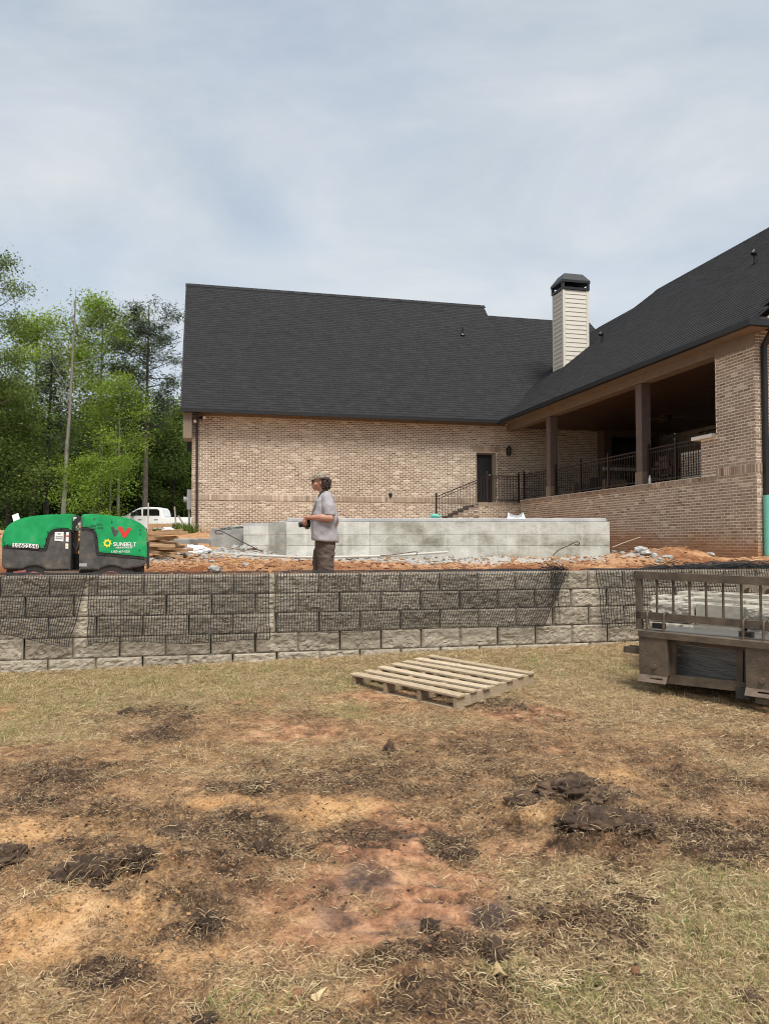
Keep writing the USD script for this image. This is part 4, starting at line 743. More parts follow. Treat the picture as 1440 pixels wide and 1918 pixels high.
# roof vents
p = on_left(866, 628); P0 = EO + np.array([p[0], 0, 0]) + EB * p[1]
obj('vent_pipe', MB().tube([P0, P0 + (0, 0, .35)], .045, 10).tube([P0 + EN * .01, P0 + EN * .03 + (0, 0, .06)], [.12, .06], 10), 'black_metal', house)
for px, py in ((1128, 640), (1414, 494)):
    p = on_right(px, py); P0 = RO + np.array([0, -p[0], 0]) + RB * p[1]; obj('roof_vent', MB().tube([P0, P0 + (0, 0, .22), P0 + (-.04, -.03, .29), P0 + (-.13, -.1, .30), P0 + (-.17, -.13, .22)], .06, 10), 'black_metal', house)
# ---------------------------------------------------------------- chimney
cb = on_right(1055.5, 687); C0 = RO + np.array([0, -cb[0], 0]) + RB * cb[1]; CXR = hv(1101.5, 600, C0[1])[0]; CYB = hu(1036, 640, C0[0])[1]; CT = hv(1056, 541, C0[1])[2]
print('chimney', C0, CXR, CYB, CT)
zb = C0[2] - 1.2
core = obj('chimney', MB().box((C0[0] + .012, C0[1] + .012, zb), (CXR - .012, CYB - .012, CT)), 'cream_siding', house)
ne = 18; ex = (CT - C0[2] + .05) / ne
for i in range(ne + 3):
    z1 = CT - i * ex; z0 = z1 - ex
    if i == 0: z1 -= .01
    for s in range(4):
        a, b = ((C0[0] + .08, C0[1]), (CXR - .08, C0[1])) if s == 0 else ((C0[0], CYB - .08), (C0[0], C0[1] + .08)) if s == 1 else ((CXR - .08, CYB), (C0[0] + .08, CYB)) if s == 2 else ((CXR, C0[1] + .08), (CXR, CYB - .08))
        a, b = np.array([*a, 0]), np.array([*b, 0]); d = (b - a) / np.linalg.norm(b - a); nrm = np.array([d[1], -d[0], 0])
        if s == 0 and z1 < C0[2] - .3: continue
        P = [a + nrm * .014 + (0, 0, z0), b + nrm * .014 + (0, 0, z0), b - nrm * .004 + (0, 0, z1), a - nrm * .004 + (0, 0, z1), a - nrm * .01 + (0, 0, z0), b - nrm * .01 + (0, 0, z0)]
        obj('siding_board', MB().add(np.array(P), [(0, 1, 2, 3), (4, 5, 1, 0)]), 'cream_siding', core)
for x, y in ((C0[0], C0[1]), (CXR, C0[1]), (C0[0], CYB), (CXR, CYB)):
    sx, sy = (1 if x == C0[0] else -1), (1 if y == C0[1] else -1)
    obj('corner_trim', MB().box((min(x - sx * .02, x + sx * .085), min(y - sy * .02, y + sy * .085), zb), (max(x - sx * .02, x + sx * .085), max(y - sy * .02, y + sy * .085), CT + .005)), 'cream_siding', core)
cm = MB(); X0, X1, Y0, Y1 = C0[0] - .05, CXR + .05, C0[1] - .05, CYB + .05; z = CT + .006
cm.box((X0, Y0, z), (X1, Y0 + .03, z + .09)).box((X0, Y1 - .03, z), (X1, Y1, z + .09)).box((X0, Y0 + .03, z), (X0 + .03, Y1 - .03, z + .09)).box((X1 - .03, Y0 + .03, z), (X1, Y1 - .03, z + .09)).box((X0 + .03, Y0 + .03, z), (X1 - .03, Y1 - .03, z + .012))
for x in (X0 + .05, X1 - .05):
    for y in (Y0 + .05, Y1 - .05): cm.box((x - .05, y - .05, z + .0901), (x + .05, y + .05, z + .30))
cm.box((X0 + .35, Y0 + .3, z + .0121), (X0 + .65, Y1 - .3, z + .299))
o = .02; zc2 = z + .2801; P = [(X0 - o, Y0 - o, zc2), (X1 + o, Y0 - o, zc2), (X1 + o, Y1 + o, zc2), (X0 - o, Y1 + o, zc2)]
Pm = [(a, b, c + .10) for a, b, c in P]; i_ = .2; Pt = [(X0 + i_, Y0 + i_, zc2 + .42), (X1 - i_, Y0 + i_, zc2 + .42), (X1 - i_, Y1 - i_, zc2 + .42), (X0 + i_, Y1 - i_, zc2 + .42)]
cm.add(np.array(P + Pm), BOXF); cm.add(np.array([(a, b, c + .001) for a, b, c in Pm] + Pt), BOXF)
obj('chimney_cap', cm, 'black_metal', house, label='black metal hipped cap on the chimney')
mbx = hv(352, 935, .4); obj('electric_meter', MB().box((-.16, .5, mbx[2] - .35), (-.003, .8, mbx[2] + .35)).tube([(-.08, .65, mbx[2] - .35), (-.08, .65, .3)], .04).tube([(-.16, .65, mbx[2]), (-.28, .65, mbx[2])], .1, 14), 'utility_gray', house)

# ================================================================ POOL SHELL
pool = thing('pool_wall', 'low rectangular concrete pool shell with board marks and thin coping', 'pool', (0, 0, 0)); PY = 15.5
def P(px, py, Y=PY): return at_Y(px, py, Y)
zt, zb = P(800, 977.5)[2], 0.8; xa, xb, xc = P(536, 1000)[0], P(692, 1000)[0], P(1142, 1000)[0]
zr = [zb, P(800, 1022.5)[2], P(800, 1001.8)[2], zt]; YB = 18.6
core = obj('pool_body', MB().box((xa + .01, PY + .03, zb), (xc - .01, YB, zt - .015)), 'concrete', pool)
rng = R(5)
for i in range(3):
    for j, (a, b) in enumerate(((xa, xb), (xb, xc))):
        obj('form_panel', MB().add(*mf(rounded_box((a + .003, PY + rng.uniform(0, .004), zr[i] + .002), (b - .003, PY + .1, zr[i + 1] - .002), .004, 2)), tone=rng.uniform(.2, .8)), 'concrete', pool)
    obj('form_panel', MB().box((xc - .1, PY + .105, zr[i] + .004), (xc, YB, zr[i + 1] - .004), .6), 'concrete', pool)
obj('coping', MB().add(*mf(rounded_box((xa - .0, PY + .07, zt + .002), (xc - .05, YB + .1, P(800, 970.5)[2]), .012, 2))), 'concrete_cap', pool)
# left steps: a slanting cheek, a lower front, then the broken grey end
YS = PY + .45; x1 = at_Y(504, 1000, YS)[0]; x2 = at_Y(456, 1000, YS)[0]; zs = at_Y(480, 985, YS)[2]
for i in range(3):
    z0, z1 = zr[i] + .004, (zr[i + 1] - .004)
    obj('form_panel', MB().add(np.array([(x1, YS, z0), (xa, PY + .01, z0), (xa, PY + .4, z0), (x1, YS + .4, z0), (x1, YS, z1), (xa, PY + .01, z1), (xa, PY + .4, z1), (x1, YS + .4, z1)]), BOXF, .55), 'concrete', pool)
    if i < 2: obj('form_panel', MB().box((x2, YS + .004, z0), (x1 - .006, YS + .3, z1), .7), 'concrete', pool)
    else: obj('form_panel', MB().box((x2, YS + .004, z0), (x1 - .006, YS + .3, zs), .7), 'concrete', pool)
obj('coping', MB().box((x2 - .02, YS + .03, zs + .002), (x1 + .2, YB, zs + .06)).box((x1 + .201, YS + .06, zs + .003), (xa + .02, YB, zt + .04)), 'concrete_cap', pool)
YG = YS + .35; x3 = at_Y(397, 1000, YG)[0]; zg = at_Y(420, 993.5, YG)[2]; x2b = at_Y(458, 1000, YG)[0]
tm = trimesh.creation.box(bounds=[(x3, YG, zb), (x2b, YG + 1.8, zg)]).subdivide_to_size(.12); v = np.array(tm.vertices); n = meshkit.fbm(v * 3, 3, 5) - .5; top = sstep(zg - .2, zg, v[:, 2])
v[:, 2] += top * (0.14 * n + .05 * (v[:, 0] - x3)); v[:, 0] -= sstep(x3 + .3, x3, v[:, 0]) * (.25 * (meshkit.fbm(v * 4, 3, 9) - .3)) * (1 - .5 * top)
obj('broken_end', (v, np.array(tm.faces)), 'concrete_gray', pool, label='grey broken lower end of the pool wall')
rng = R(6); mb = MB()
for k in range(26):
    x = rng.uniform(x3, x2b); q = rock(rng, rng.uniform(.03, .07), 1, .5, .6); mb.add(q[0] + (x, YG + rng.uniform(.0, 1.2), zg + .02 + rng.uniform(0, .04) + .08 * (x - x3)), q[1])
obj('broken_edge', mb, 'rubble', pool)
# ================================================================ TREES
def leaves(mb, c, size, rng, slim=1.0, droop=0.0, tone=None):
    n = len(c); a = rng.normal(size=(n, 3)); a[:, 2] = a[:, 2] * .6 - droop; a /= np.linalg.norm(a, axis=1, keepdims=True); r = rng.normal(size=(n, 3)); b = np.cross(a, r); b /= np.linalg.norm(b, axis=1, keepdims=True)
    s = (size * rng.uniform(.6, 1.35, n))[:, None]; v = np.stack([c - a * s * .5, c + b * s * .32 * slim, c + a * s * .5, c - b * s * .32 * slim], 1).reshape(-1, 3)
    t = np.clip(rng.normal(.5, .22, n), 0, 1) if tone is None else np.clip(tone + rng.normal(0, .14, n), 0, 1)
    mb.add(v, np.arange(4 * n).reshape(n, 4), np.repeat(t, 4))
def grow(seed, h, c0, rad, n_limb, n_leaf, size, tr, lean=(0, 0), up=.5, sig=.5, slim=1.0, shape='round', bare=0.0, bend=.25, droop=0.0):
    """trunk and crown in local metres: c0 the crown's foot as a share of h, rad the crown's radius"""
    rng = R(seed); T, C = MB(), MB(); k = 9; zz = np.linspace(0, 1, k); wob = np.cumsum(rng.normal(0, bend * h / 90, (k, 2)), 0); wob[0] = 0
    path = np.stack([lean[0] * zz ** 1.3 + wob[:, 0], lean[1] * zz + wob[:, 1], zz * h * .97], 1); T.tube(path, tr * (1 - .86 * zz) + .012, 9)
    cs, ts = [], []
    for i in range(n_limb):
        u = (i + rng.uniform(.1, .9)) / n_limb; z = c0 + (1 - c0) * (.02 + .93 * u); p0 = np.array([np.interp(z, zz, path[:, q]) for q in range(3)]); az = i * 2.4 + rng.normal(0, .5)
        pr = {'round': math.sin(math.pi * min(1, .18 + .78 * u)) ** .7, 'cone': 1.05 - .85 * u, 'pine': (.45 + 1.0 * u if u < .55 else 1.35 - 1.05 * (u - .2)) * .95}[shape] * rng.uniform(.62, 1.18)
        L = rad * pr; rise = up * L * rng.uniform(.5, 1.3); d = np.array([math.cos(az), math.sin(az), 0]); a = np.linspace(0, 1, 6)[:, None]
        q = p0 + d * L * a + np.array([0, 0, 1.0]) * rise * a ** 1.4 + np.cumsum(rng.normal(0, L * .035, (6, 3)), 0) * a
        r0 = max(.015, tr * (1 - .86 * z) * .42); T.tube(q, r0 * (1 - .85 * a[:, 0]) + .006, 5)
        for s in range(3):
            w = rng.uniform(.35, .95); b0 = np.array([np.interp(w, a[:, 0], q[:, m]) for m in range(3)]); e = b0 + (d * rng.uniform(.1, .5) + rng.normal(0, .38, 3) + np.array([0, 0, .15])) * L * .5
            T.tube(np.stack([b0, (b0 + e) / 2 + rng.normal(0, .04 * L, 3), e]), [r0 * .35, r0 * .25, .005], 4); cs += [e, (b0 + e) / 2]
        cs += [q[-1], q[-2], q[-3]]
        ts += [rng.normal(.5, .17)] * 9
    if bare < 1:
        cs, ts = np.array(cs), np.array(ts); w = rng.uniform(0.1, 1, len(cs)) ** 1.5 * (rng.uniform(size=len(cs)) >= bare); w /= w.sum(); idx = rng.choice(len(cs), n_leaf, p=w)
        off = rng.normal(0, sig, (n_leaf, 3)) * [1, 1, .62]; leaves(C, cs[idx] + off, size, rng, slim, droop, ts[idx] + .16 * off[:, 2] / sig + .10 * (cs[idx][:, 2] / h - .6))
    return T, C
def tree(name, label, px, Y, top, bark, leaf, group=None, smooth=True, **k):
    X = (px - CX) / F * Y; zb = float(up_z(X, Y)) - .15; h = 1.55 + (1014 - top) / F * Y - zb; T = thing(name, label, 'tree', (X, Y, zb), 0, group); a, b = grow(h=h, **k)
    obj('trunk', a, bark, T, smooth=True)
    if b.n: obj('crown', b, leaf, T)
    return T
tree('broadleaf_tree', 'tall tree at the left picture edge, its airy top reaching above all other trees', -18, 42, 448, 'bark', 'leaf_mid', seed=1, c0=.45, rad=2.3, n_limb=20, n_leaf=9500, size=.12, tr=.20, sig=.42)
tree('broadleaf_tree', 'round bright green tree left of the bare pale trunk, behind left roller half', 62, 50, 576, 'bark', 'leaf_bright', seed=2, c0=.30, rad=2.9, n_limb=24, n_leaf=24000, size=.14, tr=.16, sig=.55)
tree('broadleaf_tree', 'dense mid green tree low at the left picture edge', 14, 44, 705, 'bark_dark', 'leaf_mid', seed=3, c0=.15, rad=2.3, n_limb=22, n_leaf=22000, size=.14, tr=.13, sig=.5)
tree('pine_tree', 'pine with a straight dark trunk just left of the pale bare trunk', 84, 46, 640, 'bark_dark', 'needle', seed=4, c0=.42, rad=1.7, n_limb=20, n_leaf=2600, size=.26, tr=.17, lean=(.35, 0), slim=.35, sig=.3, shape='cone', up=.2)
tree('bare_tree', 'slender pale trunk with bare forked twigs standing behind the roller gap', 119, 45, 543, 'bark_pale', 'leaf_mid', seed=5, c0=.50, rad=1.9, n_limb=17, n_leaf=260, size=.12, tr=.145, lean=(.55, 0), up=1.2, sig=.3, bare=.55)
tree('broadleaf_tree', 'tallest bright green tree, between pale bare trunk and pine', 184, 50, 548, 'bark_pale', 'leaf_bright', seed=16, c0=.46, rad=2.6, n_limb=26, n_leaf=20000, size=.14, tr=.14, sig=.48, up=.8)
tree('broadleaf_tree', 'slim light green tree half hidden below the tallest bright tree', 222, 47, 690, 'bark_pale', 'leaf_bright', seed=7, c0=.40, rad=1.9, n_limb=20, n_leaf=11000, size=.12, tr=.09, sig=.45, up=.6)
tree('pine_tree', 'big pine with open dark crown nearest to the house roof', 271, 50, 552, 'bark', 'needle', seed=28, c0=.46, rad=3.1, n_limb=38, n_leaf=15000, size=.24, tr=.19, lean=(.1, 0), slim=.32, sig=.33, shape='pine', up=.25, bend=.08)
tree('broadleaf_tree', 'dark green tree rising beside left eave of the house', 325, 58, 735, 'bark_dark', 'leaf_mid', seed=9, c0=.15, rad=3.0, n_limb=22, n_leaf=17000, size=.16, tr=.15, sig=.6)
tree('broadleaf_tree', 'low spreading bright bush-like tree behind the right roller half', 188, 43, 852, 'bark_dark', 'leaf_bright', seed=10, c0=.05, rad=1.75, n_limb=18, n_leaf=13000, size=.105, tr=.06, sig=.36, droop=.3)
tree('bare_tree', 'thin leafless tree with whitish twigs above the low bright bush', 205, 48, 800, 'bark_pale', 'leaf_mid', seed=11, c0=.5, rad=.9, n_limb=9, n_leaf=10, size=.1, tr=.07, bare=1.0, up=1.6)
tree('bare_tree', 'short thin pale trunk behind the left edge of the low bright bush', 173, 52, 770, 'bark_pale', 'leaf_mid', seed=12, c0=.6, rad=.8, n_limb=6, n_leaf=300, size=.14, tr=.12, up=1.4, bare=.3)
pr = []
for i, (px, Y, top, sd) in enumerate(((135, 62, 770, 41), (240, 64, 790, 42), (20, 60, 760, 43))):
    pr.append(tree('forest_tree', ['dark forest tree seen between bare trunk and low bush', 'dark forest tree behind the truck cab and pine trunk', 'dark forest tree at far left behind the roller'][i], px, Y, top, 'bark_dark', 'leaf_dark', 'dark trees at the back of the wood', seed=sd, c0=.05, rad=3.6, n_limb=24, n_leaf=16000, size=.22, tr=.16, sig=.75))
rng = R(50)
for i, px in enumerate((-160, -95, -45, 70, 105, 175, 205, 275, 305, 345, 385)):
    Y = rng.uniform(58, 74); X = (px - CX) / F * Y
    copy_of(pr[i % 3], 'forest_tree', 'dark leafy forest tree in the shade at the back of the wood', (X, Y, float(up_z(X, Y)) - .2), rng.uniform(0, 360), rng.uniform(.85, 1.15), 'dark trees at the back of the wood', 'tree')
mb = MB(); rng = R(51); n = 260
for k in range(n):
    X = rng.uniform(-60, -6); Y = rng.uniform(66, 86); c = np.array([X, Y, rng.uniform(1.5, 9.0)]); leaves(mb, c + rng.normal(0, 1, (230, 3)) * [1.5, .9, 1.1], .38, rng, tone=rng.normal(.4, .2))
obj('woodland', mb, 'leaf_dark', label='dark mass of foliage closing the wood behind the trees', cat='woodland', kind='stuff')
mb = MB(); rng = R(52)
for k in range(150):
    px = rng.uniform(-60, 350); Y = rng.uniform(53, 60); X = (px - CX) / F * Y; g = float(up_z(X, Y)); leaves(mb, np.array([X, Y, g + .5]) + rng.normal(0, 1, (70, 3)) * [.7, .6, .45], .17, rng, tone=rng.normal(.55, .2), slim=.8)
obj('undergrowth', mb, 'leaf_mid', label='low green undergrowth along the edge of the wood', cat='undergrowth', kind='stuff')
# grass tuft by the house corner
T = thing('grass_tuft', 'tall green ornamental grass clump at the left house corner', 'grass', (-6.62, 25.0, float(up_z(-6.62, 25)) - .02)); mb = MB(); rng = R(53)
for k in range(620):
    o = rng.normal(0, 1, 2) * [.26, .3]; a = rng.uniform(0, 6.28); L = rng.uniform(.22, .52); b = rng.uniform(.15, .5) * L; d = np.array([math.cos(a), math.sin(a), 0]); s = np.array([-d[1], d[0], 0]) * .011; p0 = np.array([*o, 0]); p1 = p0 + d * b * .35 + (0, 0, L * .7); p2 = p0 + d * b + (0, 0, L)
    mb.add(np.array([p0 - s, p0 + s, p1 - s, p1 + s, p2]), [(0, 1, 3), (0, 3, 2), (2, 3, 4)], rng.uniform())
obj('blades', mb, 'leaf_mid', T)

# ================================================================ TRENCH ROLLER
RZ, RY = 0.64, 9.6; RX = (712 / 4.966 - CX) / F * RY; SC = RY / F / 4.966
roller = thing('trench_roller', 'green and grey articulated trench roller standing behind the wall', 'roller', (RX - .11, RY + .40, RZ), 15)
def rp(*pts): return [((x - 712) * SC * .935, 1.118 + (640 - y) * SC - RZ) for x, y in pts]
YF, YBk = -.41, .41
def curve(p, n=3):
    """rounds the corners of an open list of points once or more"""
    p = np.array(p, float)
    for _ in range(n - 1):
        q = [p[0]]
        for a, b in zip(p[:-1], p[1:]): q += [a * .75 + b * .25, a * .25 + b * .75]
        p = np.array(q + [p[-1]])
    return [tuple(x) for x in p]
lb = sg.Polygon(rp(*curve([(36, 373), (38, 275), (70, 195), (130, 142), (230, 103), (380, 80), (645, 66)]), (660, 80), (660, 585), (450, 588), *curve([(440, 585), (400, 555), (330, 545), (260, 558), (230, 578)]), (60, 572), (36, 540)))
lg = sg.Polygon(rp(*curve([(31, 373), (33, 270), (66, 190), (128, 136), (230, 97), (380, 74), (648, 60)]), *curve([(648, 60), (668, 62), (668, 90)]), (668, 214), *curve([(640, 218), (530, 220), (488, 238), (465, 280), (450, 360), (438, 398), (420, 402)])))
rb_ = sg.Polygon(rp((752, 80), *curve([(800, 66), (960, 72), (1180, 98), (1290, 132), (1350, 190), (1372, 300), (1382, 480)]), (1382, 530), (1335, 562), (1170, 585), *curve([(1160, 590), (1120, 560), (1040, 550), (960, 565), (930, 592)]), (740, 588), (738, 430)))
rg = sg.Polygon(rp(*curve([(752, 212), (750, 100), (762, 66), (800, 60), (960, 66), (1180, 92), (1294, 127), (1356, 187), (1380, 300), (1386, 470)]), (1364, 486), (912, 440), *curve([(905, 425), (892, 300), (880, 245), (850, 216), (800, 206)])))
obj('undercarriage', MB().box((rp((70, 0))[0][0], -.33, .26), (rp((640, 0))[0][0], .33, .575)), 'roller_dark', roller); obj('undercarriage', MB().box((rp((760, 0))[0][0], -.33, .26), (rp((1340, 0))[0][0], .33, .575)), 'roller_dark', roller)
obj('hood_seal', bevel_extrude(lg.buffer(.010).intersection(lb.buffer(-.022)), YF - .005, YBk + .005, .004, 1), 'rubber', roller); obj('hood_seal', bevel_extrude(rg.buffer(.010).intersection(rb_.buffer(-.022)), YF - .005, YBk + .005, .004, 1), 'rubber', roller)
fl = obj('chassis_half', bevel_extrude(lb, YF, YBk, .03), 'roller_gray', roller, label='dark grey lower body of the left half'); fr = obj('chassis_half', bevel_extrude(rb_, YF, YBk, .03), 'roller_gray', roller, label='dark grey lower body of the right half')
gl = obj('hood', bevel_extrude(lg, YF - .012, YBk + .012, .045, 5), 'roller_green', roller, label='green hood of left half with number plate'); gr_ = obj('hood', bevel_extrude(rg, YF - .012, YBk + .012, .045, 5), 'roller_green', roller, label='green hood of right half with rental logo')
YT = YF - .0125
def plate(name, poly, m, parent, d=.002, y=YT): return obj(name, xz(extrude(sg.Polygon(rp(*poly)), d), y), m, parent)
def text(name, s, x0, y0, x1, hpx, m, parent, y=YT - .002, bold=True, tilt=0.0, depth=.002):
    """lettering between x0 and x1, baseline y0, capitals hpx high, in the roller crop's pixels"""
    t = meshkit.text_mesh(s, hpx * SC, depth, bold); v = np.array(t.vertices); v[:, 0] *= (x1 - x0) * SC / np.ptp(v[:, 0]); v[:, 0] -= v[:, 0].min(); v[:, 1] += v[:, 0] * tilt; o = rp((x0, y0))[0]; v[:, :2] += o
    return obj(name, xz(trimesh.Trimesh(v, t.faces, process=False), y), m, parent)
plate('number_plate', [(136, 333), (371, 345), (371, 383), (136, 371)], 'decal_white', gl); text('number', '10601640', 142, 368, 366, 31, 'decal_black', gl, tilt=-.05)
plate('sticker', [(515, 231), (596, 231), (594, 318), (513, 312)], 'decal_white', fl, y=YF - .001); plate('sticker_mark', [(535, 242), (575, 242), (555, 258)], 'utility_gray', fl, y=YF - .0032); 
for yy in (268, 276, 288, 292): plate('sticker_line', [(524, yy), (588, yy), (588, yy + 4), (524, yy + 4)], 'utility_gray', fl, y=YF - .0032)
plate('sticker', [(618, 232), (644, 232), (642, 322), (616, 318)], 'decal_white', fl, y=YF - .001); plate('sticker', [(614, 338), (640, 338), (640, 388), (614, 384)], 'decal_white', fl, y=YF - .001)
plate('sticker_band', [(618, 262), (643, 262), (643, 275), (618, 273)], 'decal_red', fl, y=YF - .0032); plate('sticker_band', [(616, 355), (640, 356), (640, 366), (616, 364)], 'decal_yellow', fl, y=YF - .0032)
text('lettering', 'SUNBELT', 1062, 362, 1268, 36, 'decal_white', gr_, tilt=-.02); text('lettering', 'RENTALS', 1088, 384, 1232, 13, 'decal_white', gr_); text('phone_number', '1 800-667-9328', 1046, 424, 1210, 19, 'decal_white', gr_, bold=True)
for k, (a, b) in enumerate(((850, 172), (905, 160), (850, 196), (915, 190))): plate('faded_decal', [(a, b - 9), (a + 44, b - 7), (a + 50, b + 8), (a - 8, b + 7)], 'decal_ghost', gr_)
sunp = []
for k in range(24):
    a = 2 * math.pi * k / 24; r = (46 if k % 3 == 0 else 35 if k % 3 == 1 else 30); sunp.append((1007 + r * math.cos(a + (.25 if k % 3 == 0 else 0)), 335 + r * math.sin(a + (.25 if k % 3 == 0 else 0))))
pg = sg.Polygon(rp(*sunp)).difference(sg.Point(rp((1007, 335))[0]).buffer(17 * SC)); obj('sun_logo', xz(extrude(pg, .002), YT), 'decal_yellow', gr_)
rV = sg.LineString(rp((1128, 190), (1168, 268), (1218, 192))).buffer(17 * SC, cap_style=2).union(sg.Point(rp((1126, 196))[0]).buffer(19 * SC)); obj('maker_logo', xz(extrude(rV.buffer(0), .002), YT), 'decal_red', gr_)
gV = sg.LineString(rp((1050, 182), (1078, 258), (1100, 215))).buffer(14 * SC, cap_style=2); obj('maker_logo', xz(extrude(gV, .0016), YT), 'roller_gray', gr_)
obj('emblem', MB().obox(((775 - 712) * SC, YF - .002, rp((775, 537))[0][1]), (.045, 0, 0), (0, .002, 0), (0, 0, .02)), 'utility_gray', fr)
for q in ((50, 268), (58, 325), (90, 352), (438, 293), (424, 355), (575, 198), (452, 232), (1320, 210), (1320, 245), (1315, 400), (1308, 464), (985, 428), (905, 270), (880, 108), (765, 190), (1046, 134)):
    o = rp(q)[0]; obj('bolt', MB().tube([(o[0], YT + .002, o[1]), (o[0], YT - .008, o[1])], .008, 8), 'decal_black', gl if q[0] < 700 else gr_)
o1, o2 = rp((330, 640))[0], rp((1045, 640))[0]; mid = rp((0, 700))[0][1]
for cx, nm in ((330, 'drum'), (1045, 'drum')):
    o = rp((cx, 0))[0][0]; zc_ = .33; d = MB().tube([(o, YF + .02, zc_), (o, YBk - .02, zc_)], .295, 28)
    for row in range(9):
        for a in range(9):
            an = 2 * math.pi * (a + .5 * (row % 2)) / 9; y = YF + .06 + row * .0875; c = np.array([o + .31 * math.cos(an), y, zc_ + .31 * math.sin(an)]); d.obox(c, (-.045 * math.sin(an), 0, .045 * math.cos(an)), (0, .028, 0), (.02 * math.cos(an), 0, .02 * math.sin(an)))
    dm = obj('drum', d, 'roller_dark', roller)
for cx in (330, 1045):                                                 # red wheel-arch hubs
    o = rp((cx, 0))[0][0]; an = np.linspace(math.pi * .08, math.pi * .92, 12); obj('drum_guard', MB().tube(np.stack([o + .135 * np.cos(an), np.full(12, YF - .012), .37 + .145 * np.sin(an)], 1), .022, 6), 'roller_red', roller)
    obj('drum_hub', MB().tube([(o, YF + .05, .43), (o, YF - .005, .43)], .062, 14), 'roller_dark', roller)
a, b = rp((150, 605))[0], rp((260, 590))[0]; obj('scraper', MB().bar((a[0], YF - .02, a[1]), (b[0], YF - .02, b[1]), .03, .035), 'roller_red', roller)
a, b = rp((425, 616))[0], rp((745, 616))[0]; obj('scraper', MB().box((a[0], YF - .03, a[1] - .03), (b[0], YF - .005, a[1] + .035)), 'bright_wear', roller, label='worn brown side bar between the two halves')
obj('scraper', MB().bar((rp((142, 595))[0][0], YF - .018, .40), (rp((150, 640))[0][0], YF - .018, .36), .02), 'utility_gray', roller)
x0, x1 = rp((655, 0))[0][0], rp((756, 0))[0][0]
obj('joint', MB().box((x0, -.2, .12), (x1, .2, .55)), 'roller_dark', roller); obj('joint_pin', MB().tube([((x0 + x1) / 2, 0, .1), ((x0 + x1) / 2, 0, .75)], .07, 12), 'roller_dark', roller)
obj('lifting_arm', MB().bar((x0, -.3, rp((0, 230))[0][1]), ((x0 + x1) / 2 - .02, -.3, rp((0, 130))[0][1]), .06).bar(((x0 + x1) / 2 - .02, -.3, rp((0, 130))[0][1]), (x1 - .01, -.3, rp((0, 95))[0][1]), .05), 'roller_dark', roller)
obj('hose', MB().tube([(x0, -.25, rp((0, 120))[0][1]), ((x0 + x1) / 2, -.27, rp((0, 78))[0][1]), (x1 - .02, -.25, rp((0, 130))[0][1])], .016), 'rubber', roller); obj('hose', MB().tube([(x0, -.2, .9), ((x0 + x1) / 2, -.3, .8), (x1, -.2, .95)], .018), 'rubber', roller)
for q in ((690, 112), (690, 170), (735, 140)):
    o = rp(q)[0]; obj('sticker', MB().box((o[0] - .02, -.31, o[1] - .028), (o[0] + .02, -.305, o[1] + .028)), 'decal_white', roller)
obj('grille', MB().box((rp((1380, 0))[0][0], -.25, .55), (rp((1392, 0))[0][0], .25, .90)), 'roller_dark', roller)

# ================================================================ TRUCK
TX = (205 - CX) / F * 50; truck = thing('pickup_truck', 'white crew cab pickup truck parked at the wood behind the roller', 'truck', (TX, 50, float(up_z(TX, 50))))
prof = curve([(.02, .62), (.0, 1.05), (.12, 1.28), (1.30, 1.37)], 2) + curve([(1.35, 1.39), (2.02, 1.80), (2.30, 1.92), (3.1, 1.95), (3.62, 1.90), (3.76, 1.32)], 2) + [(3.80, 1.30), (5.72, 1.29), (5.80, 1.2), (5.78, .62)]
def arch(c): return [(c + .46 * math.cos(t), .42 + .46 * math.sin(t)) for t in np.linspace(.2, math.pi - .2, 8)]
obj('body', bevel_extrude(sg.Polygon(prof + arch(4.62) + arch(.98)), -1.0, 1.0, .10, 4), 'white_paint', truck)
for w in ([(1.66, 1.40), (2.08, 1.74), (2.36, 1.80), (2.40, 1.38)], [(2.50, 1.38), (2.50, 1.80), (3.40, 1.80), (3.52, 1.70), (3.54, 1.38)]): obj('window', xz(extrude(sg.Polygon(w), .012), -1.0), 'dark_glass', truck)
obj('mirror', MB().box((1.78, -1.24, 1.34), (1.92, -1.03, 1.60)), 'decal_black', truck); obj('handle', MB().box((2.2, -1.025, 1.12), (2.4, -1.002, 1.15)).box((3.2, -1.025, 1.12), (3.44, -1.002, 1.15)), 'decal_black', truck)
obj('bed_rail', MB().box((3.85, -.95, 1.295), (5.7, -.9, 1.315)).box((3.85, .9, 1.295), (5.7, .95, 1.315)), 'decal_black', truck)
for c in (.98, 4.62):
    for y in (-.98, .74): w = obj('wheel', MB().tube([(c, y, .40), (c, y + .24, .40)], .40, 24), 'rubber', truck); obj('rim', MB().tube([(c, y - .005, .40), (c, y + .05, .40)], .25, 18), 'utility_gray', w)
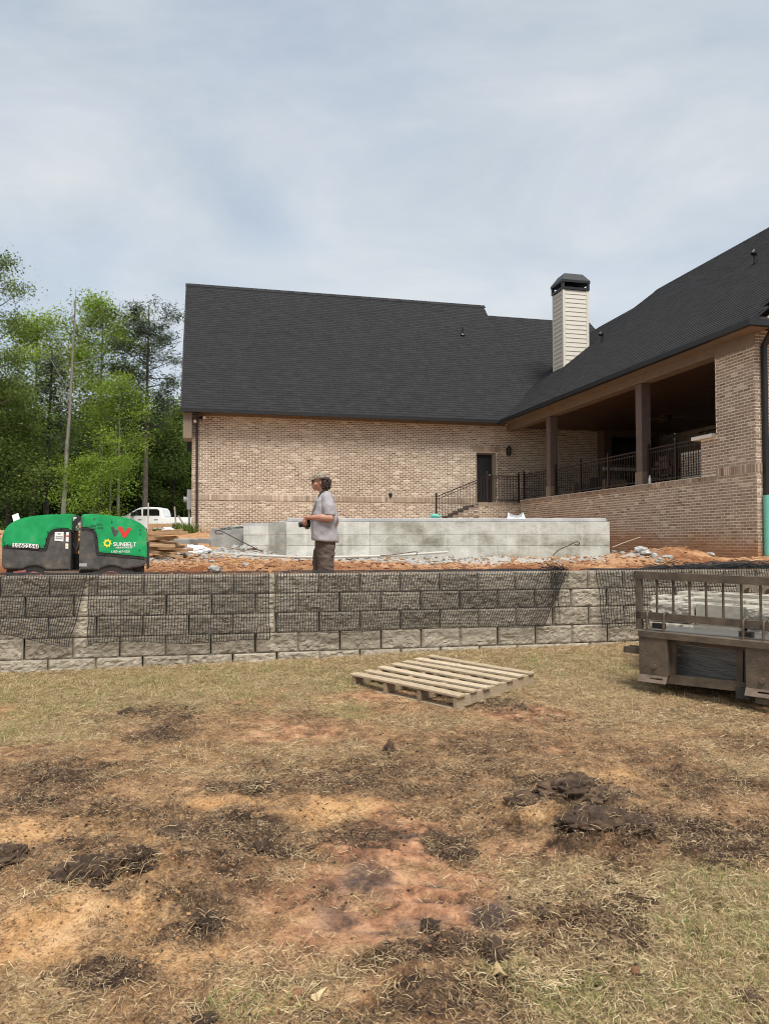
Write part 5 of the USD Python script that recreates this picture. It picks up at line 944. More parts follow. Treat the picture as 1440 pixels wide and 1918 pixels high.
# ================================================================ LUMBER AND SITE LITTER
def ground_at(px, Y): X = (px - CX) / F * Y; return X, Y, float(up_full(X, Y))
def board(c, ang, tilt, L, w, t, label, group, m='lumber', tone=.5):
    T = thing('lumber_board', label, 'board', c, math.degrees(ang), group); mb = MB(); mb.add(*mf(rounded_box((-L / 2, -w / 2, -t / 2), (L / 2, w / 2, t / 2), .004, 2)), tone); v, f, tt = mb.arrays(); ct, st = math.cos(tilt), math.sin(tilt)
    v = np.stack([v[:, 0] * ct - v[:, 2] * st, v[:, 1], v[:, 0] * st + v[:, 2] * ct], 1); obj('plank', MB().add(v, f, tone), m, T)
rng = R(60); k = 0
for row in range(6):
    for j in range(3 if row < 4 else 2):
        Y = 13.0 + rng.uniform(-.4, .5); px = 288 + rng.normal(0, 9) - 3 * row; X, _, g = ground_at(px, Y); L = rng.uniform(1.0, 1.7); X -= (L - 1.0) / 2
        board((X + .1, Y, float(up_z(X, Y)) + .10 + row * .062), rng.normal(-.05, .30), rng.normal(-.03, .09), L, rng.uniform(.07, .15), .045, 'tan timber plank in the jumbled stack right of the roller', 'planks stacked right of the roller', tone=rng.uniform(.2, .95))
for row in range(7):
    Y = 12.6 + rng.uniform(-.5, .5); X, _, g = ground_at(rng.normal(148, 6), Y); board((X, Y, 1.28 + row * .085), rng.normal(0, .12), rng.normal(0, .08), rng.uniform(.9, 1.4), .13, .045, 'plank end seen through the gap between the roller halves', 'planks behind the roller gap', tone=rng.uniform(.2, .9))
for row in range(6):
    Y = 12.2 + rng.uniform(-.4, .4); X, _, g = ground_at(rng.normal(-12, 8), Y); board((X, Y, max(1.25 + row * .09, g * .6 + .5)), rng.normal(.1, .2), rng.normal(.02, .1), rng.uniform(.9, 1.5), .13, .045, 'plank end sticking out left of the roller', 'planks on the dirt heap left of the roller', tone=rng.uniform(.4, 1))
for i, (px, py, Y, L, a, w, lab) in enumerate(((300, 984.5, 20, .62, 0, .05, 'orange timber form board, upper edge, beside the grass clump'), (283, 993, 20, .26, 1.57, .05, 'short orange upright board at the left end of the timber form'))):
    p = at_Y(px, py, Y); T = thing('form_board', lab, 'board', p); obj('plank', MB().box((-L / 2, -.02, -w), (L / 2, .02, w)) if a == 0 else MB().box((-.04, -.021, -L / 2), (.04, .021, L / 2 - .055)), 'lumber', T)
p = at_Y(328, 1017, 17); T = thing('concrete_slab', 'grey concrete slab lying behind the planks left of the pool wall', 'slab', p); obj('slab', MB().add(*mf(rounded_box((-.55, -.4, -.16), (.42, .4, .09), .02, 2))), 'concrete_gray', T)
p = at_Y(395, 1012, 19); T = thing('concrete_slab', 'second grey slab half buried beside the broken pool end', 'slab', p); obj('slab', MB().add(*mf(rounded_box((-.7, -.3, -.2), (.1, .3, .05), .02, 2))), 'concrete_gray', T)
def sheetlump(name, label, px, py, Y, s, m, seed, cat):
    p = at_Y(px, py, Y); v, f = rock(R(seed), 1.0, 3, .45); v = v * s; T = thing(name, label, cat, p); obj('body', (v, f), m, T)
sheetlump('plastic_bag', 'crumpled white plastic bag beside the planks and pool wall', 365, 1030, 14.6, np.array([.27, .16, .10]), 'white_plastic', 3, 'bag'); sheetlump('plastic_bag', 'white crumpled plastic inside the orange timber form', 315, 993, 19.8, np.array([.22, .12, .10]), 'white_plastic', 4, 'bag')
rng = R(61); spots = [(1150, 1035), (1185, 1030), (1210, 1037), (1225, 1043), (1235, 1052), (1200, 1033), (1165, 1037), (985, 1040), (1000, 1035), (960, 1043), (1050, 1036), (1075, 1040), (1100, 1038), (1120, 1036), (905, 1040), (880, 1043), (845, 1040), (800, 1046), (660, 1048), (690, 1045), (520, 1031), (505, 1036), (470, 1035), (472, 1028), (455, 1030), (415, 1031), (425, 1033), (440, 1028), (395, 1036), (380, 1035), (370, 1040), (345, 1042), (1020, 1043), (935, 1040), (965, 1037), (402, 1068), (460, 1060), (1330, 1040), (1385, 1035), (1250, 1045)]
for i, (px, py) in enumerate(spots):
    p = at_ground(px, py, up_full, 10, 30); r = rng.uniform(.05, .11) * (1.35 if 1180 < px < 1240 else 1); v, f = rock(rng, r, 2, .55, .6); v[:, 2] += r * .15
    o = obj('concrete_rubble', MB().add(v, f, rng.uniform()), 'rubble', off=p, label='lump of broken grey concrete lying along the foot of the pool wall', cat='rubble', group='concrete lumps along the pool wall')
def line(name, label, cat, pts, r, m, sides=8):
    P_ = np.array([at_Y(*q) for q in pts]); c = P_.mean(0); n = 6; t = np.linspace(0, len(P_) - 1, (len(P_) - 1) * n + 1); Q = np.stack([np.interp(t, range(len(P_)), P_[:, k]) for k in range(3)], 1)
    for _ in range(3): Q[1:-1] = (Q[:-2] + 2 * Q[1:-1] + Q[2:]) / 4
    T = thing(name, label, cat, c); obj('length', MB().tube(Q - c, r, sides), m, T, smooth=True)
line('pvc_pipe', 'long pale plastic pipe lying on the dirt before the pool wall', 'pipe', [(392, 1036, 14.9), (440, 1038, 14.6), (490, 1041, 14.4), (560, 1044, 14.2), (640, 1043.5, 14.2), (735, 1041, 14.4), (838, 1034, 14.9)], .024, 'pvc')
line('steel_rod', 'thin bent steel rod leaning against the grey broken pool end', 'rod', [(418, 1000, 15.75), (404, 1000, 15.8), (403, 995, 15.8), (412, 993, 15.8), (450, 1013, 15.2), (490, 1033, 14.6)], .011, 'rebar', 5)
line('steel_rod', 'rusty hooked reinforcing bar leaning at right part of the pool wall', 'rod', [(1036, 1040, 14.9), (1046, 1030, 15.1), (1062, 1023, 15.2), (1080, 1014, 15.3), (1085, 1016, 15.3), (1084, 1021, 15.3), (1076, 1020, 15.3)], .012, 'rebar', 5)
line('wire', 'dark wire loop on the ground over the right end of the pale pipe', 'wire', [(712, 1041, 14.2), (740, 1039, 14.3), (775, 1033.5, 14.4), (783, 1034, 14.4), (779, 1039, 14.3)], .009, 'rebar', 5)
line('steel_rod', 'thin pale rod leaning on the brick wall right of the pool', 'rod', [(1147, 1025, 15.6), (1172, 1015, 15.9), (1199, 1006, 16.4)], .007, 'pvc', 5)
def post(label, px, y0, y1, Y, r, m, dx=0): a, b = at_Y(px, y1, Y), at_Y(px + dx, y0, Y); T = thing('stake', label, 'stake', a); obj('stake', MB().tube([(0, 0, -.3), b - a], r, 8), m, T)
post('tall thin whitish stake in front of the truck cab', 277, 942, 988, 24, .022, 'pvc', 1); post('short whitish stake before the truck bed', 330, 949, 975, 28, .03, 'pvc', -3); post('whitish leaning stake beside the short one at the truck bed', 348, 966, 974, 28, .03, 'pvc', -14)
p = at_Y(30, 969.5, 11.4); T = thing('white_sign', 'small white square board tilted on the heap left of the roller', 'sign', p); obj('board', MB().obox((0, 0, 0), (.045, 0, .018), (0, .006, 0), (-.02, .01, .05)), 'decal_white', T)
# draped sheet on the pool rim and a pale blue scrap
p = at_Y(966, 969.5, 16.6); T = thing('folded_tarp', 'small grey and white folded tarp sitting on the pool rim', 'tarp', p); u = np.linspace(-1, 1, 15); mb = MB()
for a, b, m_, s in ((0.0, 1.0, 'white_plastic', 1), (0.05, .75, 'utility_gray', 2)):
    top = .11 - .10 * (1 - u ** 2) if s == 1 else .10 - .115 * (1 - u ** 2) * .6; bot = np.full_like(u, -.03) if s == 1 else .105 - .22 * (1 - u ** 2) ** .5 * .55
    w = .20 if s == 1 else .15; v = np.concatenate([np.stack([u * w * (1 if s == 2 else .8) + (0 if s == 2 else 0), 0 * u - .05 * s * 0 + (-.02 if s == 2 else 0), top + (.0 if s == 1 else .015)], 1), np.stack([u * (w * 1.0), 0 * u - (.06 if s == 1 else .03), bot - (0 if s == 2 else .0)], 1)]); n = len(u)
    obj('fold', MB().add(v, [(i, i + n, i + n + 1, i + 1) for i in range(n - 1)]), m_, T)
sheetlump('plastic_scrap', 'pale blue plastic scrap on the pool rim by the stair railing foot', 815, 967, 16.5, np.array([.10, .06, .05]), 'teal_plastic', 8, 'plastic')
# gravel and clods of the site
def stones(name, n, seed, spots, rmin, rmax, m, label, cat):
    rng = R(seed); protos = []
    for k in range(5): v, f = rock(R(seed * 10 + k), 1.0, 1, .5, .7); protos.append((MB().add(v, f, k / 4), m))
    X, Y = [], []
    for (px, py, rx, ry, w) in spots:
        c = at_ground(px, py, up_z, 9, 30); k = int(n * w); X.append(c[0] + rng.normal(0, rx * c[1] / F, k)); Y.append(c[1] + rng.normal(0, ry, k))
    X, Y = np.concatenate(X), np.concatenate(Y); Z = up_full(X, Y); k = len(X); s = rmin + (rmax - rmin) * rng.uniform(size=k) ** 3
    scatter(name, protos, np.stack([X, Y, Z + s * .2], 1), zquat(rng.uniform(0, 6.28, k)), np.stack([s, s * rng.uniform(.7, 1.2, k), s * rng.uniform(.5, 1, k)], 1), rng.integers(0, 5, k), label, cat)
stones('gravel', 1500, 62, [(700, 1043, 190, .5, .3), (1000, 1042, 120, .4, .3), (450, 1038, 60, .6, .2), (330, 1045, 50, .8, .08)], .012, .055, 'rubble', 'grey gravel and concrete crumbs strewn before the pool wall', 'gravel')
stones('dark_clods', 1800, 64, [(700, 1062, 320, .5, .45), (1050, 1058, 200, .5, .3), (380, 1063, 140, .7, .25)], .01, .05, 'clod_clay', 'dark reddish clods along the edge of the trench behind the wall', 'dirt')
stones('dirt_clods', 3600, 63, [(700, 1055, 300, .7, .3), (1100, 1052, 160, .6, .3), (400, 1058, 120, .8, .25), (1320, 1042, 90, .8, .15)], .008, .04, 'clod_orange', 'orange dirt clods strewn over the building site ground', 'dirt')
# ================================================================ PERSON holding a camera
PYP = 10.8; PX = (605.7 - CX) / F * PYP; PZ = 1.55 + (1014 - 884) / F * PYP - 1.80
person = thing('person', 'person in grey shirt, brown trousers and mottled cap, facing left, holding a black camera', 'person', (PX, PYP, PZ))
def sph(p, r, n=20): return m3.Manifold.sphere(r, n).translate([float(q) for q in p])
def chain(*pr): return m3.Manifold.batch_boolean([m3.Manifold.batch_hull([sph(*a), sph(*b)]) for a, b in zip(pr[:-1], pr[1:])], m3.OpType.Add)
def hull(*pr): return m3.Manifold.batch_hull([sph(*a) for a in pr])
def smooth(man, edge, it=8, disp=None):
    m = man.refine_to_length(edge); v, f = mf(m); t = trimesh.Trimesh(v, f, process=True); trimesh.smoothing.filter_taubin(t, .5, -.53, it); v = np.array(t.vertices)
    if disp is not None: v = v + np.array(t.vertex_normals) * disp(v)[:, None]
    return v, np.array(t.faces)
U = lambda *a: m3.Manifold.batch_boolean(list(a), m3.OpType.Add)
def hand(s):
    """s = -1: the hand nearer to the camera; fingers close down over the camera body"""
    wx, wy, wz = -.165, s * .165, 1.155; parts = [hull(((wx, wy, wz), .030), ((-.225, s * .118, 1.158), .024), ((-.245, s * .092, 1.150), .020), ((-.215, s * .085, 1.155), .022))]
    for k in range(4):
        f = k / 3; kx, ky, kz = -.272 + .055 * f, s * (.094 + .012 * f), 1.148 - .004 * f; L = (.040, .044, .042, .034)[k]
        parts.append(chain(((kx + .035, ky - s * .004, kz + .004), .012), ((kx, ky + s * .010, kz - .006), .0098), ((kx - .012, ky + s * .016, kz - .006 - L), .0088), ((kx - .004, ky + s * .006, kz - .010 - 1.75 * L), .0078), ((kx + .004, ky - s * .008, kz - .014 - 2.2 * L), .007)))
    parts.append(chain(((-.190, s * .100, 1.152), .016), ((-.215, s * .064, 1.155), .012), ((-.250, s * .050, 1.150), .0095), ((-.272, s * .046, 1.144), .0085)))
    return U(*parts)
sk = [hull(((-.045, 0, 1.700), .090), ((-.075, 0, 1.675), .080), ((-.105, 0, 1.60), .050), ((-.118, 0, 1.568), .030), ((-.06, 0, 1.60), .060)), chain(((-.150, 0, 1.668), .011), ((-.168, 0, 1.632), .0125)), hull(((-.150, .012, 1.627), .009), ((-.150, -.012, 1.627), .009), ((-.166, 0, 1.630), .008)),
      hull(((-.143, .014, 1.600), .010), ((-.143, -.014, 1.600), .010), ((-.147, 0, 1.602), .010)), hull(((-.139, .012, 1.586), .010), ((-.139, -.012, 1.586), .010)), hull(((-.136, 0, 1.563), .016), ((-.12, 0, 1.567), .02)), hull(((-.105, .05, 1.625), .028), ((-.105, -.05, 1.625), .028)),
      hull(((-.035, .083, 1.655), .014), ((-.03, .085, 1.625), .011)), hull(((-.035, -.083, 1.655), .014), ((-.03, -.085, 1.625), .011)), chain(((-.035, 0, 1.60), .060), ((.0, 0, 1.53), .062), ((.02, 0, 1.45), .075)), hull(((.02, .10, 1.38), .09), ((.02, -.10, 1.38), .09), ((.02, .08, 1.0), .12), ((.02, -.08, 1.0), .12))]
for s in (-1, 1):
    sk += [chain(((.05, s * .17, 1.42), .058), ((.110, s * .275, 1.145), .052), ((.0, s * .268, 1.150), .049), ((-.165, s * .165, 1.155), .030)), hand(s), chain(((.03, s * .09, .9), .09), ((.03, s * .09, .5), .06), ((.05, s * .10, .10), .05))]
obj('body', smooth(U(*sk), .009, 6), 'skin', person, smooth=True)
def folds(sc, a, st=(1, 1, 1)): return lambda v: a * (1 - np.abs(2 * meshkit.fbm(v * sc * np.array(st), 3, 5) - 1) - .55)
sh = [hull(((.010, .10, 1.35), .125), ((.010, -.10, 1.35), .125), ((.065, .15, 1.435), .060), ((.065, -.15, 1.435), .060), ((.03, 0, 1.46), .075)), hull(((.010, .10, 1.35), .125), ((.010, -.10, 1.35), .125), ((.0, .09, 1.10), .158), ((.0, -.09, 1.10), .158), ((.06, .08, 1.12), .14), ((.06, -.08, 1.12), .14)),
      hull(((.0, .09, 1.10), .160), ((.0, -.09, 1.10), .160), ((.01, .10, .84), .158), ((.01, -.10, .84), .158), ((.055, .09, .82), .150), ((.055, -.09, .82), .150))]
for s in (-1, 1): sh.append(chain(((.060, s * .175, 1.425), .072), ((.085, s * .228, 1.30), .076), ((.100, s * .250, 1.14), .080)).trim_by_plane([0, 0, 1], 1.185))
shirt = U(*sh)
cut = shirt.trim_by_plane([.09, 0, 1], .835).trim_by_plane([.05, 0, -1], -1.545)
obj('shirt', smooth(cut, .012, 5, folds(5.5, .034, (1, 1, .7))), 'shirt', person, smooth=True)
tr_ = [hull(((.03, .075, .86), .125), ((.03, -.075, .86), .125), ((.03, .085, .74), .115), ((.03, -.085, .74), .115)), chain(((.045, -.095, .78), .122), ((.045, -.10, .50), .104), ((.055, -.10, .16), .098), ((.06, -.10, .05), .09)), chain(((-.01, .095, .78), .112), ((-.065, .10, .50), .092), ((-.06, .10, .16), .085), ((-.055, .10, .05), .08))]
obj('trousers', smooth(U(*tr_).trim_by_plane([0, 0, 1], .045).trim_by_plane([0, 0, -1], -.93), .014, 5, folds(6, .036, (1, 1, 1.8))), 'trousers', person, smooth=True)
for y, x in ((-.10, .03), (.10, -.085)): obj('shoe', smooth(hull(((x + .07, y, .05), .045), ((x - .10, y, .035), .038), ((x - .17, y - .01, .03), .032), ((x - .02, y, .07), .045)).trim_by_plane([0, 0, 1], .005), .02, 3), 'rubber', person, smooth=True)
rng = R(70); hr = []
for k in range(300):
    a = rng.uniform(-1.25, 1.25); z = rng.uniform(1.565, 1.715); rr2 = .098 + .018 * math.sin((z - 1.56) / .15 * 3.14); c = (-.035 + rr2 * math.cos(a) * 1.02 + rng.normal(0, .006), rr2 * 1.02 * math.sin(a) + rng.normal(0, .006), z)
    if c[0] > -.045 or z > 1.66: hr.append(sph(c, rng.uniform(.012, .022), 8))
obj('hair', mf(m3.Manifold.batch_boolean(hr, m3.OpType.Add)), 'hair', person, smooth=True)
cp = m3.Manifold.sphere(.112, 36).scale([1.0, .92, .92]).translate([-.042, 0, 1.70]).trim_by_plane([.06, 0, 1], 1.692) - m3.Manifold.sphere(.104, 36).scale([1.0, .92, .9]).translate([-.042, 0, 1.695])
capo = obj('cap', mf(cp), 'camo', person, smooth=40); th_ = np.linspace(-1.05, 1.05, 17); ri = np.stack([-.042 - .105 * np.cos(th_), .098 * np.sin(th_), 1.705 + 0 * th_], 1); ro = np.stack([-.075 - .145 * np.cos(th_ * .92), .088 * np.sin(th_), 1.698 - .018 * np.sin(th_) ** 2], 1); n = len(th_)
obj('brim', MB().add(np.vstack([ri, ro, ri + (0, 0, .006), ro + (0, 0, .005)]), [q for i in range(n - 1) for q in ((i, i + 1, n + i + 1, n + i), (2 * n + i, 3 * n + i, 3 * n + i + 1, 2 * n + i + 1), (n + i, n + i + 1, 3 * n + i + 1, 3 * n + i))]), 'camo', capo)
obj('sunglasses', MB().obox((-.148, -.032, 1.662), (.006, .001, 0), (.006, .026, 0), (0, 0, .018)).obox((-.148, .032, 1.662), (.006, .001, 0), (-.006, .026, 0), (0, 0, .018)).bar((-.145, -.06, 1.668), (-.04, -.088, 1.668), .006).bar((-.145, .06, 1.668), (-.04, .088, 1.668), .006).bar((-.156, -.01, 1.668), (-.156, .01, 1.668), .006), 'dark_glass', person)
obj('wristband', MB().tube([(-.140, -.178, 1.155), (-.150, -.172, 1.155)], .0335, 14), 'decal_red', person)
c = np.array([PX - .235, PYP, PZ + 1.075]); K = thing('camera_held', 'black photo camera on a neck strap held at the belly of the standing person', 'camera', c)
obj('body', rounded_box((-.045, -.088, -.055), (.045, .082, .055), .012, 3), 'rubber', K); obj('lens', MB().tube([(-.046, -.005, -.005), (-.085, -.005, -.015), (-.110, -.005, -.02)], [.036, .038, .034], 18), 'black_metal', K); obj('lens_ring', MB().tube([(-.02, -.0, -.062), (.04, -.0, -.058)], .02, 10), 'utility_gray', K)
def strap(s): 
    q = np.array([(.06, 0, 1.545), (.05, s * .075, 1.54), (-.01, s * .115, 1.525), (-.058, s * .178, 1.44), (-.105, s * .195, 1.30), (-.150, s * .165, 1.20), (-.215, s * .095, 1.12)]) + (PX, PYP, PZ) - c; mb = MB()
    for a, b in zip(q[:-1], q[1:]): mb.bar(a, b, .026 if b[2] > .3 else .016, .005, up=(1, 0, .3))
    return mb
obj('strap', strap(-1), 'rubber', K); obj('strap', strap(1), 'rubber', K)

# ================================================================ STEEL FORK FRAME
FO = at_Y(1195, 1273, 6.9); EX, EY = np.array([.7071, -.7071, 0]), np.array([.7071, .7071, 0]); FZ = FO[2]
fk = thing('fork_carriage', 'rusty steel pallet fork carriage with barred guard standing at right on the lawn', 'fork carriage', FO, -45)
def fp(px, py, y=0.0):
    p = at_plane(px, py, EY, FO + EY * y) - FO; return np.array([p @ EX, y, p[2]])
FWid = 1.32; RS = 'rusty_steel'
def fbar(name, p, q, w, h, m=RS, parent=fk, tone=.5, up=(0, 0, 1)): return obj(name, MB().bar(p, q, w, h, up, tone), m, parent)
def ext(p, q, s): p, q = np.asarray(p), np.asarray(q); return p + (q - p) * (s - p[0]) / (q[0] - p[0])
t0, t1 = fp(1198, 1077), fp(1438, 1089); t1 = ext(t0, t1, FWid); t0 = ext(t0, t1, -.02)
fbar('top_rail', t0, t1, .055, .066); m0, m1 = fp(1202, 1152), fp(1438, 1172); m1 = ext(m0, m1, FWid); m0 = ext(m0, m1, 0); fbar('mid_rail', m0, m1, .05, .062)
s0_, s1_ = fp(1195, 1184, -.11) * (1, 0, 1), fp(1438, 1208, -.11) * (1, 0, 1); sl0 = s0_[0]; s1_ = ext(s0_, s1_, FWid + .05)
fbar('shelf', s0_ + (0, -.03, 0), s1_ + (0, -.03, 0), .16, .028); fbar('shelf_lip', s0_ + (0, -.112, -.012), s1_ + (0, -.112, -.012), .008, .05)
def at_s(a, b, s): return a + (b - a) * (s - a[0]) / (b[0] - a[0])
for s in (.02, FWid - .02):
    a, b = at_s(t0, t1, s), at_s(s0_, s1_, s); fbar('upright', a - (0, 0, .034), b + (0, 0, .015), .05, .05)
for px in (1230, 1260.5, 1291, 1322, 1354, 1388, 1424):
    s = fp(px, 1110)[0]; a, b = at_s(t0, t1, s), at_s(m0, m1, s); obj('guard_bar', MB().tube([a - (0, 0, .03), b + (0, 0, .028)], .011, 8), RS, fk)
for px in (1216, 1247, 1395, 1433):
    s = fp(px, 1160)[0]; b = at_s(s0_, s1_, s) + (0, -.05, .01); a = at_s(m0, m1, s) + (0, -.04, .02); obj('hook_bar', MB().tube([b, a - (0, .005, .03), a + (0, .0, .005), a + (0, .03, .02), a + (.005, .06, .012)], .011, 8), RS, fk, smooth=True)
BZ = fp(1220, 1268)[2]
for i, (px0, px1) in enumerate(((1196, 1249), (1395, 1452))):
    a, b = fp(px0, 1200, -.105)[0], fp(px1, 1200, -.105)[0]
    pl = obj('mounting_plate', MB(), RS, fk) if False else None
    zt_ = at_s(s0_, s1_, (a + b) / 2)[2] - .015; zl = fp(1225, 1266, -.105)[2] if i == 0 else fp(1418, 1291, -.105)[2]
    pl = obj('mounting_plate', MB().add(*mf(rounded_box((a, -.105, zl), (b, -.09, zt_), .005, 2))), RS, fk)
    for e in (a + .006, b - .006): obj('plate_side', MB().box((e - .006, -.0899, zl + .01), (e + .006, .02, zt_)), RS, pl)
    w = b - a; lip = MB(); L = [(0, .32), (.32, .72), (.72, 1)]                    # bent lip with a slot
    for u0, u1, y0_, y1_ in ((0, .42, 0, 1), (.85, 1, 0, 1), (.42, .85, 0, .3), (.42, .85, .75, 1)):
        P_ = [np.array([a + w * u, -.105 - .035 * y, zl + .002 - .058 * y]) for u, y in ((u0, y0_), (u1, y0_), (u1, y1_), (u0, y1_))]; lip.add(np.array(P_ + [p + (0, .01, .012) for p in P_]), BOXF)
    obj('bent_lip', lip, 'bright_wear', pl); obj('bolt', MB().tube([(a + w * .55, -.104, zt_ - .27), (a + w * .55, -.120, zt_ - .27)], .02 if i == 0 else .022, 10), RS if i == 0 else 'bright_wear', pl)
c0_, c1_ = fp(1249, 1272), fp(1395, 1284); c1_ = ext(c0_, c1_, FWid - .3); lo0, lo1 = fp(1249, 1271, -.02), fp(1400, 1287, -.02); fbar('lower_bar', ext(lo0, lo1, .2), lo1, .07, .075); 
u0_, u1_ = fp(1250, 1193), fp(1396, 1209); fbar('upper_bar', u0_ - (0, 0, .02), u1_ - (0, 0, .02), .03, .055)
for px in (1262, 1387): s = fp(px, 1230)[0]; fbar('inner_upright', at_s(u0_, u1_, s) - (0, 0, .04), at_s(lo0, lo1, s) + (0, 0, .03), .052, .04)
for px, py in ((1233, 1174), (1397, 1190)):
    p = fp(px, py, .02); T = obj('latch', MB().box(p + (-.055, -.01, -.018), p + (.055, .03, .03)), RS, fk); obj('latch_slot', MB().box(p + (-.045, -.014, -.008), p + (.045, -.0101, .02)), 'decal_black', T)
p = fp(1398, 1296); obj('foot', MB().box((p[0] - .06, -.07, p[2] - .05), (p[0] + .05, .05, p[2] + .04)), 'decal_black', fk); p = fp(1432, 1300); obj('foot', MB().box((p[0] - .03, -.12, p[2] - .06), (p[0] + .07, .02, p[2] + .02)), RS, fk)
for sx in (.30, .92): obj('fork_tine', MB().box((sx, .03, .02), (sx + .10, 1.12, .06)), RS, fk)
p = fp(1184, 1216, .02); st_ = MB().box((p[0] - .06, -.03, p[2] - .03), (p[0] + .16, -.018, p[2] + .025)).box((p[0] - .06, .09, p[2] - .03), (p[0] + .16, .102, p[2] + .025))
for k in range(7): st_.box((p[0] - .055 + k * .03, -.0179, p[2] + .005), (p[0] - .043 + k * .03, .0899, p[2] + .022))
obj('side_step', st_, RS, fk)
# stack of wall blocks on a pallet behind it
BO = FO + EX * (-.20) + EY * .60; BO[2] = float(low_z(BO[0], BO[1])) + .02; TOP = (at_plane(1214, 1123, EY, BO)[2])
def hollow_block(T, w, d, h, rough, tone):
    o1_, o2_ = (.08, w / 2 - .03), (w / 2 + .03, w - .08); ya, yb = .09, d - .05; mb = MB()
    for a, b in ((0, o1_[0]), (o1_[1], o2_[0]), (o2_[1], w)): mb.box((a, 0.012, 0), (b, d, h), tone)
    for a, b in (o1_, o2_): mb.box((a, .0121, .0), (b, ya, h - .0005), tone); mb.box((a, yb, 0), (b, d - .0001, h - .0005), tone)
    if rough: v, f, t = split_block(w, h, .02, int(tone * 9999), tone).arrays(); mb.add(v, f, t)
    obj('block', mb, 'block_pale', T)
rng = R(71); tilt = math.radians(6.0); nl = 3; hL = (TOP - BO[2] - .13) / nl
def stack_pt(s, y, z): return BO + EX * s + EY * y * math.cos(tilt) + np.array([0, 0, z + y * math.sin(tilt)])
pal2 = thing('shipping_pallet', 'wooden pallet under the stacked wall blocks behind the fork carriage', 'pallet', BO, -45)
for k in range(6): obj('deck_board', MB().box((-.02, .02 + k * .2, .08), (1.55, .13 + k * .2, .10)), 'pallet_wood', pal2)
for k in (0, .72, 1.45): obj('stringer', MB().box((k, .0, -.02), (k + .045, 1.16, .0799)), 'pallet_wood', pal2)
for l in range(nl):
    for r in range(3):
        for c_ in range(4):
            if l < nl - 1 and r > 0: continue
            w = .44; s = c_ * .455 - (.0 if r % 2 == 0 else .12) + rng.normal(0, .008); y = .01 + r * .315 + rng.normal(0, .006)
            lab = '%s wall block from the left in the %s row on top of the stack' % (('first', 'second', 'third', 'fourth')[c_], ('front', 'middle', 'back')[r]) if l == nl - 1 else '%s block from the left in the %s layer of the stack' % (('first', 'second', 'third', 'fourth')[c_], ('bottom', 'middle')[l])
            T = thing('wall_block', lab, 'block', stack_pt(s, y, .112 + l * hL), -45 + rng.normal(0, 1.2), 'blocks in the top layer of the stack' if l == nl - 1 else 'blocks in the lower layers of the stack')
            hollow_block(T, w, .30, hL - .004, c_ != 1, rng.uniform(.3, .9))
p = at_Y(1416, 1112, 8.3); T = thing('wall_block', 'grey block with round holes standing on edge at the back of the stack', 'block', p, -40); q = m3.Manifold.cube([.46, .2, .16]).translate([-.2, 0, -.02])
for hx in (-.07, .14): q = q - m3.Manifold.cylinder(.5, .06, .06, 18).rotate([90, 0, 0]).translate([hx, .3, .0])
obj('block', mf(q), 'block', T)
fz = fp(1300, 1180, .3)
usdkit.material(stage, '/World/Looks/black_film', {'g': ('geometry', {}), 'm': ('mapping', {'scale': (3, 3, 16)}), 'n': ('noise_texture', {'scale': 3, 'detail': 6, 'roughness': .6}), 'b': ('bump', {'strength': .7, 'distance': .03}), 'p': ('principled_bsdf', {'base_color': (.085, .083, .080), 'roughness': .24, 'specular_ior_level': .6})},
    [('g.position', 'm.vector'), ('m.vector', 'n.vector'), ('n.fac', 'b.height'), ('b.normal', 'p.normal')], surface='p.BSDF')
T = thing('black_film_bundle', 'bundle wrapped in shiny dark film seen through the window of the fork carriage', 'bundle', FO, -45)
tm = trimesh.creation.box(bounds=[(.02, .12, .03), (1.28, .56, fp(1300, 1186, .15)[2])]).subdivide_to_size(.035); v = np.array(tm.vertices); v = v + .016 * (meshkit.fbm(v * np.array([5, 5, 22]), 4, 3)[:, None] - .5) * np.sign(v - v.mean(0)); obj('film', (v, np.array(tm.faces)), 'black_film', T, smooth=True)

# ================================================================ PALLET ON THE LAWN
ang = 48.3; pc = np.array([.577, 6.169, float(low_z(.577, 6.169))]); ex = np.array([math.cos(math.radians(ang)), math.sin(math.radians(ang))]); eyv = np.array([-ex[1], ex[0]]); Lx, Ly = 1.17, 1.17
pal = thing('wooden_pallet', 'weathered wooden pallet lying on the lawn in front of the wall', 'pallet', (pc[0], pc[1], pc[2] - .006), ang); rng = R(72)
def pb(name, lo, hi, tone, warp=.0):
    m = rounded_box(lo, hi, .003, 2); v, f = mf(m.refine_to_length(.12)); v[:, 2] += warp * np.sin(v[:, 1] * 3 + lo[0] * 9) + .05 * (v[:, 0] * ex[1] + v[:, 1] * eyv[1]); return obj(name, MB().add(v, f, tone), 'pallet_wood', pal)
for k, y in enumerate(np.array((.0, .32, .64, .96)) * Ly): pb('stringer', (0.0, y, .018), (Lx, y + .04, .108), rng.uniform(.1, .5))
nb = 7
for k in range(nb): x = k * (Lx - .095) / (nb - 1); pb('deck_board', (x + rng.normal(0, .004), -.012 + rng.normal(0, .006), .1085), (x + .092 + rng.normal(0, .004), Ly + .012 + rng.normal(0, .008), .127), rng.uniform(.35, .95), .004)
for x in (.0, .26 * Lx, .46 * Lx, .66 * Lx, Lx - .095): pb('bottom_board', (x, -.01, 0), (x + .095, Ly + .01, .0175), rng.uniform(.2, .6))

